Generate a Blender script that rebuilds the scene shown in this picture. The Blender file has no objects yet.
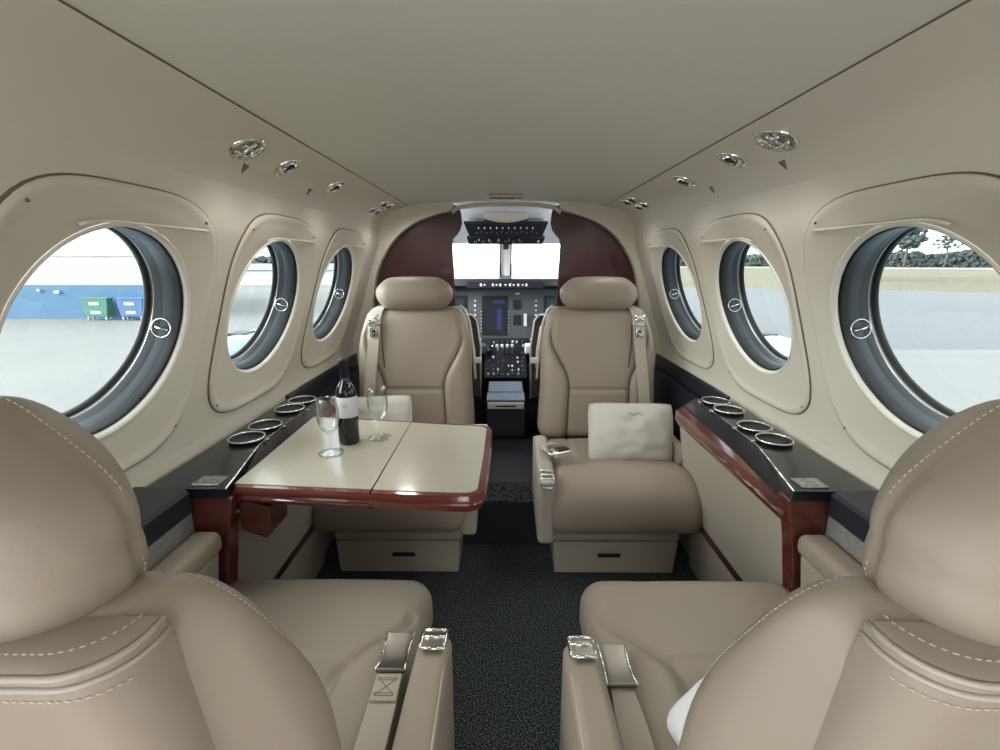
import bpy, bmesh, math, random
from mathutils import Vector, Matrix, noise
random.seed(7)
PI = math.pi
C = bpy.context.scene.collection
D = bpy.data

# ------------------------------------------------------------------ materials
def mat(name, col, rough=.5, metal=0., bump=0., bscale=200., coat=0., noise_amt=0., nscale=8., emit=None, estr=0., spec=.5, stretch=None):
    m = D.materials.new(name); m.use_nodes = True
    nt = m.node_tree; b = nt.nodes['Principled BSDF']
    b.inputs['Base Color'].default_value = (*col, 1)
    b.inputs['Roughness'].default_value = rough
    b.inputs['Metallic'].default_value = metal
    b.inputs['Specular IOR Level'].default_value = spec
    b.inputs['Coat Weight'].default_value = coat
    b.inputs['Coat Roughness'].default_value = .06
    if emit:
        b.inputs['Emission Color'].default_value = (*emit, 1)
        b.inputs['Emission Strength'].default_value = estr
    tc = nt.nodes.new('ShaderNodeTexCoord')
    src = tc.outputs['Object']
    if stretch:
        mp = nt.nodes.new('ShaderNodeMapping'); mp.inputs['Scale'].default_value = stretch
        nt.links.new(src, mp.inputs['Vector']); src = mp.outputs['Vector']
    if noise_amt:
        n = nt.nodes.new('ShaderNodeTexNoise'); n.inputs['Scale'].default_value = nscale; n.inputs['Detail'].default_value = 4
        nt.links.new(src, n.inputs['Vector'])
        r = nt.nodes.new('ShaderNodeValToRGB')
        r.color_ramp.elements[0].position = .3; r.color_ramp.elements[1].position = .7
        r.color_ramp.elements[0].color = (*[max(0, c*(1-noise_amt)) for c in col], 1)
        r.color_ramp.elements[1].color = (*[min(1, c*(1+noise_amt)) for c in col], 1)
        nt.links.new(n.outputs['Fac'], r.inputs['Fac']); nt.links.new(r.outputs['Color'], b.inputs['Base Color'])
    if bump:
        n2 = nt.nodes.new('ShaderNodeTexNoise'); n2.inputs['Scale'].default_value = bscale; n2.inputs['Detail'].default_value = 3
        nt.links.new(src, n2.inputs['Vector'])
        bp = nt.nodes.new('ShaderNodeBump'); bp.inputs['Strength'].default_value = bump; bp.inputs['Distance'].default_value = .002
        nt.links.new(n2.outputs['Fac'], bp.inputs['Height']); nt.links.new(bp.outputs['Normal'], b.inputs['Normal'])
    return m

def glass(name, tint, refl=.04, rough=.02, edge=0.):
    m = D.materials.new(name); m.use_nodes = True
    nt = m.node_tree; nt.nodes.clear()
    o = nt.nodes.new('ShaderNodeOutputMaterial'); mx = nt.nodes.new('ShaderNodeMixShader')
    t = nt.nodes.new('ShaderNodeBsdfTransparent'); t.inputs['Color'].default_value = (*tint, 1)
    g = nt.nodes.new('ShaderNodeBsdfGlossy'); g.inputs['Roughness'].default_value = rough
    nt.links.new(t.outputs[0], mx.inputs[1]); nt.links.new(g.outputs[0], mx.inputs[2])
    if edge:
        lw = nt.nodes.new('ShaderNodeLayerWeight'); lw.inputs['Blend'].default_value = edge
        nt.links.new(lw.outputs['Facing'], mx.inputs[0])
    else:
        mx.inputs[0].default_value = refl
    nt.links.new(mx.outputs[0], o.inputs['Surface'])
    return m

M = {}
M['leather'] = mat('taupe_leather', (.305,.253,.205), .47, bump=.08, bscale=900, noise_amt=.02, nscale=5, spec=.35)
M['leather_light'] = mat('light_taupe_leather', (.40,.35,.30), .42, bump=.1, bscale=700)
M['seam'] = mat('dark_seam', (.07,.05,.035), .7)
M['thread'] = mat('cream_thread', (.62,.55,.46), .6)
M['shell'] = mat('beige_shell', (.68,.64,.55), .42, bump=.08, bscale=120)
M['ceil'] = mat('ceiling_lining', (.70,.67,.585), .7, bump=.12, bscale=300)
M['rim'] = mat('white_rim', (.78,.75,.68), .35)
M['groove'] = mat('brown_gasket', (.16,.12,.08), .6)
M['sleeve'] = mat('window_sleeve_grey', (.050,.058,.066), .28, bump=.05, bscale=60)
M['rubber'] = mat('black_rubber', (.010,.011,.013), .4)
M['black'] = mat('gloss_black', (.010,.011,.016), .25, coat=.15)
M['rail'] = mat('black_sill', (.02,.022,.032), .35)
M['mahog'] = mat('mahogany', (.112,.022,.017), .16, coat=.8, noise_amt=.35, nscale=3, stretch=(1,8,8))
M['mahog_dark'] = mat('dark_mahogany', (.055,.012,.014), .28, coat=.5, noise_amt=.12, nscale=3, stretch=(6,6,1))
M['chrome'] = mat('chrome', (.82,.82,.80), .08, metal=1)
M['steel'] = mat('brushed_steel', (.50,.48,.44), .28, metal=1)
M['dull_steel'] = mat('dull_steel', (.24,.225,.20), .35, metal=1)
M['plaque'] = mat('plaque_metal', (.45,.45,.45), .3, metal=1, noise_amt=.5, nscale=160)
M['woven'] = None
M['panel'] = mat('beige_side_panel', (.37,.32,.262), .5, bump=.1, bscale=200)
M['tabletop'] = mat('table_surface', (.39,.355,.285), .22, coat=.3)
M['pillow'] = mat('oatmeal_linen', (.56,.53,.48), .85, bump=.5, bscale=500)
M['white_cloth'] = mat('white_cloth', (.8,.8,.82), .8, bump=.2, bscale=200)
M['webbing'] = mat('beige_webbing', (.42,.37,.31), .7, bump=.5, bscale=600)
M['dark_glass'] = mat('wine_bottle_glass', (.004,.004,.007), .08, coat=.3, spec=.4)
M['foil'] = mat('navy_foil', (.008,.011,.026), .25, metal=.3)
M['paper'] = mat('label_paper', (.62,.61,.62), .6)
M['ink'] = mat('label_ink', (.15,.14,.15), .6)
M['glass'] = glass('drinking_glass', (.985,.99,.99), edge=.18)
M['pane'] = glass('tinted_pane', (.66,.70,.71), .03)
M['windshield'] = glass('windshield_glass', (.92,.95,.95), .03)
M['brown_leather'] = mat('brown_leather', (.085,.055,.042), .5, bump=.2, bscale=250)
M['piping'] = mat('cream_piping', (.72,.69,.64), .5)
M['instr'] = mat('instrument_grey', (.085,.10,.115), .5)
M['instr_dark'] = mat('instrument_black', (.010,.012,.016), .4)
M['knob'] = mat('knob_white', (.8,.83,.85), .4)
M['screen'] = mat('display_screen', (.005,.007,.012), .35, emit=(.01,.02,.05), estr=.2)
M['screen_blue'] = mat('display_blue', (.01,.02,.07), .3, emit=(.05,.10,.40), estr=.14)
M['screen_green'] = mat('display_green', (.01,.02,.02), .35, emit=(.01,.05,.055), estr=.5)
M['bluegrey'] = mat('bluegrey_lid', (.33,.40,.48), .25)
M['cockpit_white'] = mat('cockpit_lining', (.60,.62,.64), .6)
M['mark'] = mat('seat_marker_grey', (.16,.14,.12), .6)
M['lens'] = mat('lamp_lens', (.85,.85,.85), .1, metal=.6)

def woven():
    m = D.materials.new('woven_grey'); m.use_nodes = True
    nt = m.node_tree; b = nt.nodes['Principled BSDF']; b.inputs['Roughness'].default_value = .5
    tc = nt.nodes.new('ShaderNodeTexCoord'); mp = nt.nodes.new('ShaderNodeMapping')
    mp.inputs['Rotation'].default_value = (0, PI/2, 0)
    nt.links.new(tc.outputs['Object'], mp.inputs['Vector'])
    br = nt.nodes.new('ShaderNodeTexBrick'); br.inputs['Scale'].default_value = 42
    br.inputs['Color1'].default_value = (.34,.33,.31,1); br.inputs['Color2'].default_value = (.26,.25,.24,1)
    br.inputs['Mortar'].default_value = (.18,.175,.165,1); br.inputs['Mortar Size'].default_value = .03
    sep = nt.nodes.new('ShaderNodeSeparateXYZ'); cb = nt.nodes.new('ShaderNodeCombineXYZ')
    nt.links.new(tc.outputs['Object'], sep.inputs[0]); nt.links.new(sep.outputs['Y'], cb.inputs['X']); nt.links.new(sep.outputs['Z'], cb.inputs['Y'])
    nt.links.new(cb.outputs[0], br.inputs['Vector'])
    nt.links.new(br.outputs['Color'], b.inputs['Base Color'])
    bp = nt.nodes.new('ShaderNodeBump'); bp.inputs['Strength'].default_value = .6; bp.inputs['Distance'].default_value = .003
    nt.links.new(br.outputs['Fac'], bp.inputs['Height']); bp.invert = True
    nt.links.new(bp.outputs['Normal'], b.inputs['Normal'])
    return m
M['woven'] = woven()

def carpet():
    m = D.materials.new('speckled_carpet'); m.use_nodes = True
    nt = m.node_tree; b = nt.nodes['Principled BSDF']; b.inputs['Roughness'].default_value = 1; b.inputs['Specular IOR Level'].default_value = .1
    tc = nt.nodes.new('ShaderNodeTexCoord')
    n = nt.nodes.new('ShaderNodeTexNoise'); n.inputs['Scale'].default_value = 230; n.inputs['Detail'].default_value = 2
    nt.links.new(tc.outputs['Object'], n.inputs['Vector'])
    r = nt.nodes.new('ShaderNodeValToRGB')
    r.color_ramp.elements[0].position = .42; r.color_ramp.elements[1].position = .68
    r.color_ramp.elements[0].color = (.006,.008,.010,1); r.color_ramp.elements[1].color = (.17,.19,.20,1)
    nt.links.new(n.outputs['Fac'], r.inputs['Fac']); nt.links.new(r.outputs['Color'], b.inputs['Base Color'])
    bp = nt.nodes.new('ShaderNodeBump'); bp.inputs['Strength'].default_value = .9; bp.inputs['Distance'].default_value = .004
    nt.links.new(n.outputs['Fac'], bp.inputs['Height']); nt.links.new(bp.outputs['Normal'], b.inputs['Normal'])
    return m
M['carpet'] = carpet()

# ------------------------------------------------------------------ helpers
def link(o, parent=None):
    C.objects.link(o)
    if parent is not None: o.parent = parent
    return o

def obj(name, bm, m, parent=None, smooth=True, bevel=0., label=None, weld=False):
    if weld: bmesh.ops.remove_doubles(bm, verts=bm.verts, dist=1e-5)
    bmesh.ops.recalc_face_normals(bm, faces=bm.faces)
    me = D.meshes.new(name); bm.to_mesh(me); bm.free()
    ms = m if isinstance(m, (list, tuple)) else [m]
    for x in ms: me.materials.append(x)
    if smooth:
        for p in me.polygons: p.use_smooth = True
    o = link(D.objects.new(name, me), parent)
    if bevel:
        b = o.modifiers.new('bevel', 'BEVEL'); b.width = bevel; b.segments = 3; b.limit_method = 'ANGLE'; b.angle_limit = math.radians(40)
        b.harden_normals = True
        me.set_sharp_from_angle(angle=math.radians(40)) if hasattr(me, 'set_sharp_from_angle') else None
    elif smooth == 'auto':
        me.set_sharp_from_angle(angle=math.radians(35))
    if label: o['label'] = label
    return o

def tag(o, label, cat, group=None, kind=None):
    o['label'] = label; o['category'] = cat
    if group: o['group'] = group
    if kind: o['kind'] = kind
    return o

def struct(o, label=None):
    o['kind'] = 'structure'
    if label: o['label'] = label
    return o

def thing(name, label, cat, loc=(0,0,0), rotz=0, group=None):
    o = D.objects.new(name, None); C.objects.link(o)
    o.empty_display_size = .05
    o.location = loc; o.rotation_euler = (0,0,rotz)
    return tag(o, label, cat, group)

def part(root, name, bm, m, mode='world', **k):
    """mode world: mesh coordinates are world ones; local: relative to the root"""
    if mode == 'world' and root is not None:
        w = root_matrix(root).inverted(); bmesh.ops.transform(bm, matrix=w, verts=bm.verts)
    return obj(name, bm, m, root, **k)

def root_matrix(o):
    m = Matrix.LocRotScale(o.location, o.rotation_euler, o.scale)
    return root_matrix(o.parent) @ m if o.parent else m

def copy_tree(o, parent=None):
    c = o.copy(); C.objects.link(c); c.parent = parent
    for ch in [x for x in D.objects if x.parent == o]: copy_tree(ch, c)
    return c

def add_box(bm, lo, hi, mt=0):
    vs = [bm.verts.new((x,y,z)) for x in (lo[0],hi[0]) for y in (lo[1],hi[1]) for z in (lo[2],hi[2])]
    for f in ((0,1,3,2),(4,6,7,5),(0,4,5,1),(2,3,7,6),(0,2,6,4),(1,5,7,3)):
        bm.faces.new([vs[i] for i in f]).material_index = mt
    return vs

def box(lo, hi):
    bm = bmesh.new(); add_box(bm, lo, hi); return bm

def add_prism(bm, poly, axis, a, b, mt=0):
    """poly: 2D points in the plane perpendicular to axis; extruded a..b"""
    def P(u, v, w):
        return {'x': (w,u,v), 'y': (u,w,v), 'z': (u,v,w)}[axis]
    A = [bm.verts.new(P(u,v,a)) for u,v in poly]; B = [bm.verts.new(P(u,v,b)) for u,v in poly]
    n = len(poly)
    bm.faces.new(A).material_index = mt; bm.faces.new(B[::-1]).material_index = mt
    for i in range(n):
        bm.faces.new((A[i],A[(i+1)%n],B[(i+1)%n],B[i])).material_index = mt
def prism(poly, axis, a, b):
    bm = bmesh.new(); add_prism(bm, poly, axis, a, b); return bm

def add_tube(bm, pts, r, seg=8, closed=False, flat=1., cap=True):
    pts = [Vector(p) for p in pts]; n = len(pts); rings = []
    prev = None
    for i,p in enumerate(pts):
        if closed: t = pts[(i+1)%n]-pts[i-1]
        else: t = pts[min(i+1,n-1)]-pts[max(i-1,0)]
        t.normalize()
        if prev is None:
            up = Vector((0,0,1)) if abs(t.z) < .9 else Vector((1,0,0))
            u = t.cross(up).normalized()
        else:
            u = (prev - t*prev.dot(t)).normalized()
        prev = u; v = t.cross(u).normalized()
        rr = r[i] if isinstance(r,(list,tuple)) else r
        rings.append([bm.verts.new(p + u*rr*math.cos(2*PI*k/seg) + v*rr*flat*math.sin(2*PI*k/seg)) for k in range(seg)])
    for i in range(n if closed else n-1):
        a, b = rings[i], rings[(i+1)%n]
        for k in range(seg):
            bm.faces.new((a[k],a[(k+1)%seg],b[(k+1)%seg],b[k]))
    if not closed and cap:
        bm.faces.new(rings[0][::-1]); bm.faces.new(rings[-1])
def tube(pts, r, **k):
    bm = bmesh.new(); add_tube(bm, pts, r, **k); return bm

def add_lathe(bm, prof, mtx=None, seg=40, sx=1., sy=1.):
    mtx = mtx or Matrix()
    rings = []
    for r,z in prof:
        if r < 1e-6: rings.append([bm.verts.new(mtx @ Vector((0,0,z)))])
        else: rings.append([bm.verts.new(mtx @ Vector((r*sx*math.cos(2*PI*k/seg), r*sy*math.sin(2*PI*k/seg), z))) for k in range(seg)])
    for a,b in zip(rings, rings[1:]):
        for k in range(seg):
            q = [a[k%len(a)], a[(k+1)%len(a)], b[(k+1)%len(b)], b[k%len(b)]]
            u = []
            for x in q:
                if x not in u: u.append(x)
            if len(u) > 2: bm.faces.new(u)
def lathe(prof, **k):
    bm = bmesh.new(); add_lathe(bm, prof, **k); return bm

def rbox(hx, hy, hz, r, fn=None, m=(10,10,10), k=5, center=(0,0,0)):
    """rounded box, dense grid; fn deforms each point"""
    def axis(h, n):
        c = max(h-r, 1e-4)
        out = [(-c, -math.tan(PI/4*(1-i/k))*r) for i in range(k)]
        out += [(-c + 2*c*i/n, 0) for i in range(n+1)]
        out += [(c, math.tan(PI/4*(i+1)/k)*r) for i in range(k)]
        return out
    ax, ay, az = axis(hx,m[0]), axis(hy,m[1]), axis(hz,m[2])
    bm = bmesh.new()
    cs = (max(hx-r,1e-4), max(hy-r,1e-4), max(hz-r,1e-4))
    def face(A, B, order, sgn):
        g = []
        for a in A:
            row = []
            for b in B:
                ia, ib, ic = order
                c = [0,0,0]; d = [0,0,0]
                c[ia], d[ia] = a; c[ib], d[ib] = b
                c[ic], d[ic] = sgn*cs[ic], sgn*r
                p = Vector(c) + Vector(d).normalized()*r
                if fn: p = Vector(fn(p))
                row.append(bm.verts.new(p + Vector(center)))
            g.append(row)
        for i in range(len(A)-1):
            for j in range(len(B)-1):
                q = (g[i][j],g[i+1][j],g[i+1][j+1],g[i][j+1])
                try: bm.faces.new(q if sgn>0 else q[::-1])
                except ValueError: pass
    for s in (1,-1):
        face(ax, ay, (0,1,2), s); face(ay, az, (1,2,0), s); face(az, ax, (2,0,1), s)
    bmesh.ops.remove_doubles(bm, verts=bm.verts, dist=1e-5)
    return bm

def sm(a, b, x):
    t = min(1, max(0, (x-a)/(b-a))); return t*t*(3-2*t)
def gauss(x, w): return math.exp(-(x/w)**2)

# ------------------------------------------------------------------ cabin cross-section
SEAM = (.462, 1.378)
WT = (.622, 1.19); WB = (.745, .82)                    # window plane, top and bottom
def cat(pts, n=10):
    out = []
    P = [Vector((2*pts[0][0]-pts[1][0], 2*pts[0][1]-pts[1][1]))] + [Vector(p) for p in pts] + [Vector((2*pts[-1][0]-pts[-2][0], 2*pts[-1][1]-pts[-2][1]))]
    for i in range(1, len(P)-2):
        for k in range(n):
            t = k/n
            a,b,c,d = P[i-1],P[i],P[i+1],P[i+2]
            out.append(.5*((2*b)+(c-a)*t+(2*a-5*b+4*c-d)*t*t+(3*b-a-3*c+d)*t**3))
    out.append(P[-2]); return out
def lerp2(a,b,t): return (a[0]+(b[0]-a[0])*t, a[1]+(b[1]-a[1])*t)
PROF = cat([SEAM,(.525,1.364),(.578,1.336),(.607,1.285),(.616,1.235)] + [lerp2(WT,WB,t) for t in (0,.2,.4,.6,.8,1)] + [(.766,.752),(.774,.70),(.772,.655),(.765,.60),(.755,.45),(.735,.2),(.715,-.02)], 8)
ACC = [0]
for a,b in zip(PROF, PROF[1:]): ACC.append(ACC[-1]+(b-a).length)
def prof(s):
    s = min(max(s, 0), ACC[-1])
    lo = 0
    for i in range(len(ACC)-1):
        if ACC[i+1] >= s: lo = i; break
    t = (s-ACC[lo])/max(1e-9, ACC[lo+1]-ACC[lo])
    p = PROF[lo].lerp(PROF[lo+1], t)
    a, b = PROF[max(lo-1,0)], PROF[min(lo+2,len(PROF)-1)]
    d = (b-a).normalized()
    return p, Vector((-d.y*-1, d.x*-1)) if False else Vector((d.y, -d.x))   # second: inward normal
def s_of_z(z):
    for i in range(len(PROF)-1):
        if PROF[i].y >= z >= PROF[i+1].y:
            return ACC[i]+(PROF[i].y-z)/(PROF[i].y-PROF[i+1].y)*(ACC[i+1]-ACC[i])
def S(side, y, s, off=0.):
    p, n = prof(s)
    # inward normal must point to -x
    if n.x > 0: n = -n
    q = p + n*off
    return Vector((side*q.x, y, q.y))
SC = s_of_z(.990)
YC = [1.92, 1.365, .81, .255, -.30, -.855]
HALF = .2775
R_WIN = .196

def outline_r(th, inset=0.):
    c, s = math.cos(th), math.sin(th)
    a = .250-inset
    b = (.288 if s > 0 else .262)-inset      # s>0 means downward (larger s)
    n = 4.0 if s > 0 else 3.6
    return (abs(c/a)**n + abs(s/b)**n)**(-1/n)

def build_wall(side):
    bm = bmesh.new()
    def strip(y0, y1, s0, s1, ny, ns):
        g = [[bm.verts.new(S(side, y0+(y1-y0)*i/ny, s0+(s1-s0)*j/ns)) for j in range(ns+1)] for i in range(ny+1)]
        for i in range(ny):
            for j in range(ns):
                bm.faces.new((g[i][j],g[i+1][j],g[i+1][j+1],g[i][j+1]))
    sA, sB = SC-.305, SC+.315
    ymin, ymax = YC[-1]-HALF, YC[0]+HALF
    strip(ymin, 2.42, 0, sA, 20, 14)
    strip(ymin, 2.42, sB, ACC[-1], 20, 24)
    strip(ymax, 2.42, sA, sB, 4, 30)
    strip(-1.35, ymin, 0, ACC[-1], 3, 60)
    for yc in YC:
        ths = sorted([2*PI*k/120 for k in range(120)] + [math.atan2(sy*v, sx*HALF) % (2*PI) for sx in (1,-1) for sy,v in ((1,sB-SC),(-1,SC-sA))])
        rings = []
        nr = 3
        for k in range(nr+1):
            ring = []
            for th in ths:
                c, s = math.cos(th), math.sin(th)
                r0 = outline_r(th, .004)
                r1 = min(HALF/max(abs(c),1e-6), ((sB-SC) if s > 0 else (SC-sA))/max(abs(s),1e-6))
                r = r0+(r1-r0)*k/nr
                ring.append(bm.verts.new(S(side, yc+c*r, SC+s*r)))
            rings.append(ring)
        for a,b in zip(rings, rings[1:]):
            for i in range(len(ths)):
                j = (i+1)%len(ths)
                bm.faces.new((a[i],a[j],b[j],b[i]))
    return bm

wl = struct(obj('wall_left', build_wall(-1), M['shell'], weld=True))
wr = struct(obj('wall_right', build_wall(1), M['shell'], weld=True))

# ceiling with longitudinal seams
cz = [(-.462,1.380),(-.36,1.393),(-.25,1.400),(-.12,1.405),(0,1.407),(.12,1.405),(.25,1.400),(.36,1.393),(.462,1.380)]
cc = cat(cz, 6)
bm = bmesh.new()
ys = [-1.35, -.6, 0, .6, 1.2, 1.8, 2.42]
g = [[bm.verts.new((p.x, y, p.y)) for p in cc] for y in ys]
for i in range(len(ys)-1):
    for j in range(len(cc)-1): bm.faces.new((g[i][j],g[i+1][j],g[i+1][j+1],g[i][j+1]))
# outer skin above so that it has thickness
struct(obj('ceiling', bm, M['ceil']))
for side, nm in ((-1,'trim_1'),(1,'trim_2')):
    struct(obj(nm, tube([(side*.462, y, 1.3785) for y in (-1.3, 0, 1, 2.4)], .0012, seg=6), M['groove']))

# floor
bm = box((-.74,-1.35,-.03),(.74,2.42,0))
struct(obj('floor', bm, M['carpet'], smooth=False))
# unseen back wall, with a wide doorway opened to let daylight in
bm = bmesh.new()
add_box(bm, (-.80,-1.38,-.03), (-.55,-1.35,1.42)); add_box(bm, (.55,-1.38,-.03), (.80,-1.35,1.42)); add_box(bm, (-.55,-1.38,1.25), (.55,-1.35,1.42))
struct(obj('wall_back', bm, M['shell'], smooth=False))

# ------------------------------------------------------------------ windows
def window(side, yc, idx):
    root = D.objects.new('window_%d' % idx, None); C.objects.link(root)
    root.location = S(side, yc, SC); struct(root)
    N = 96; ths = [2*PI*k/N for k in range(N)]
    def ringed(loops, mi, m, name, label=None):
        bm = bmesh.new(); rs = []
        for lp in loops:
            rs.append([bm.verts.new(lp(th)) for th in ths])
        for k,(a,b) in enumerate(zip(rs, rs[1:])):
            for i in range(N):
                j = (i+1)%N; bm.faces.new((a[i],a[j],b[j],b[i]))
        return part(root, name, bm, m, label=label)
    def L(f, off):           # f: 0 at outline .. 1 at the rim circle
        def g(th):
            r = outline_r(th,.030)*(1-f) + (R_WIN+.007)*f
            return S(side, yc+math.cos(th)*r, SC+math.sin(th)*r, off)
        return g
    def Ci(r, off):
        return lambda th: S(side, yc+math.cos(th)*r, SC+math.sin(th)*r, off)
    def O(ins, off):
        return lambda th: S(side, yc+math.cos(th)*outline_r(th, ins), SC+math.sin(th)*outline_r(th, ins), off)
    ringed([O(-.002,-.001), O(-.002,.003), O(.001,.005), O(.006,.006), O(.012,.005), O(.020,.002), O(.028,0), L(.45,-.002), L(.62,-.004), L(.78,-.005), L(.9,-.006), L(1,-.007)], 0, M['shell'], 'window_surround')
    ringed([O(-.0045,-.001), O(-.0035,.0025), O(-.001,.0035), O(.001,.001)], 0, M['groove'], 'surround_gasket')
    ringed([Ci(R_WIN+.007,-.009), Ci(R_WIN+.006,-.005), Ci(R_WIN+.003,-.004), Ci(R_WIN,-.006), Ci(R_WIN-.003,-.010), Ci(R_WIN-.004,-.018)], 0, M['rim'], 'inner_rim')
    ringed([Ci(.1925,-.016), Ci(.191,-.014), Ci(.189,-.020), Ci(.1885,-.034)], 0, M['rubber'], 'inner_gasket')
    ringed([Ci(.190,-.030), Ci(.188,-.036), Ci(.186,-.052), Ci(.186,-.054), Ci(.185,-.056), Ci(.183,-.080)], 0, M['sleeve'], 'window_sleeve')
    ringed([Ci(.1845,-.068), Ci(.182,-.069), Ci(.1815,-.071), Ci(.184,-.073)], 0, M['steel'], 'retaining_ring')
    ringed([Ci(.185,-.076), Ci(.181,-.077), Ci(.178,-.080), Ci(.1775,-.086), Ci(.178,-.088), Ci(.26,-.088)], 0, M['rubber'], 'outer_gasket')
    bm = bmesh.new()
    for off in (-.081,-.085):
        bm.faces.new([bm.verts.new(S(side, yc+math.cos(th)*.1785, SC+math.sin(th)*.1785, off)) for th in ths])
    part(root, 'pane', bm, M['pane'], smooth=False)
    # clear dimmer disc with pull on the inner pane sleeve
    if side < 0: th0 = .12
    else: th0 = .12
    c = S(side, yc+math.cos(th0)*.183, SC+math.sin(th0)*.183, -.046)
    nrm = (S(side, yc, SC, -.046)-c).normalized()
    tg = (S(side, yc+math.cos(th0+.1)*.183, SC+math.sin(th0+.1)*.183, -.046)-c).normalized()
    bi = nrm.cross(tg)
    pts = [c+nrm*.004 + tg*.020*math.cos(a)+bi*.020*math.sin(a) for a in [2*PI*k/28 for k in range(28)]]
    k = part(root, 'dimmer_disc', tube(pts, .0011, closed=True, seg=6), M['chrome'])
    bm = tube([c+nrm*.004-tg*.0+bi*-.014, c+nrm*.009, c+nrm*.004+bi*.015], .0042, seg=8, flat=.6)
    w = root_matrix(root).inverted(); bmesh.ops.transform(bm, matrix=w, verts=bm.verts)
    obj('dimmer_pull', bm, M['chrome'], k)
    # shade pocket lip over the window
    pts = []
    for t in range(-12, 13):
        u = .045+t/12*.150
        d = -.204 + (.010*((-t-7)/5)**2 if t < -7 else 0)
        pts.append(S(side, yc+u, SC+d, .0035))
    part(root, 'shade_pocket_lip', tube(pts, .0026, seg=8), M['rim'])
    # small fixing screws
    for u,v in ((-.19,-.235),(.19,-.235),(-.205,.262),(.205,.262)):
        c = S(side, yc+u*.97, SC+v*.93, .006)
        bm = bmesh.new(); bmesh.ops.create_uvsphere(bm, u_segments=8, v_segments=6, radius=.0028, matrix=Matrix.Translation(c))
        part(root, 'screw', bm, M['groove'])
    return root
i = 1
for side in (-1, 1):
    for yc in YC:
        window(side, yc, i); i += 1

# ------------------------------------------------------------------ bulkhead, header
def wall_poly(side, z0=0.):
    pts = []
    k = 0
    for p in PROF[::3]:
        if p.y > z0: pts.append((side*(p.x-.002), p.y))
    return pts
for side in (-1, 1):
    inner = [(.245,0),(.258,.9),(.268,1.20),(.262,1.232),(.243,1.252),(.226,1.275),(.218,1.305),(.222,1.345),(.232,1.385),(.30,1.392),(.40,1.384)]
    poly = [(side*x, z) for x,z in inner] + wall_poly(side, .02) + [(side*.715,0)]
    t = thing('bulkhead_panel', 'glossy dark mahogany bulkhead panel %s of the cockpit opening' % ('left' if side < 0 else 'right'), 'bulkhead', (side*.5, 2.41, 0))
    bm = prism(poly, 'y', 2.395, 2.425)
    part(t, 'veneer_panel', bm, M['mahog_dark'], smooth='auto')
    part(t, 'edge_strip', tube([(side*x, 2.395, z) for x,z in inner[:9]], .004), M['mahog_dark'])
    if side > 0:
        part(t, 'number_plate', box((.352,2.388,1.166),(.402,2.395,1.190)), M['mahog'], smooth=False, bevel=.002)
arch = cat([(.668,.0),(.668,.80),(.652,.985),(.617,1.105),(.542,1.222),(.445,1.298),(.336,1.340),(.275,1.356),(.255,1.372),(.255,1.40)], 6)
for side in (-1,1):
    outp = [(side*(p.x+.012), p.y+.0) for p in PROF[::3] if p.y > 0] 
    poly = [(side*p.x, p.y) for p in arch] + [(side*.30,1.41),(side*.47,1.392)] + outp
    bm = prism(poly, 'y', 2.345, 2.394)
    struct(obj('trim_%d' % (16 if side < 0 else 17), bm, M['shell'], smooth='auto', bevel=.012))
# header arch lip at the end of the ceiling
bm = tube([(-.262,2.385,1.352),(-.235,2.385,1.375),(-.15,2.385,1.388),(0,2.385,1.392),(.15,2.385,1.388),(.235,2.385,1.375),(.262,2.385,1.352)], .011)
struct(obj('trim_3', bm, M['shell']))
t = thing('cabin_sign', 'low flat beige cabin sign plate over the cockpit opening', 'sign', (0,2.2,1.405))
part(t, 'plate', rbox(.075,.022,.005,.004, m=(2,2,1), k=3, center=(-.003,2.18,1.400)), M['shell'])
part(t, 'plate_border', tube([(-.003+a,2.18+b,1.394) for a,b in ((-.07,-.017),(.07,-.017),(.07,.017),(-.07,.017))], .0018, closed=True), M['groove'])
part(t, 'lower_tab', rbox(.035,.014,.005,.004, m=(2,2,1), k=3, center=(-.003,2.27,1.398)), M['steel'])

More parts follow.
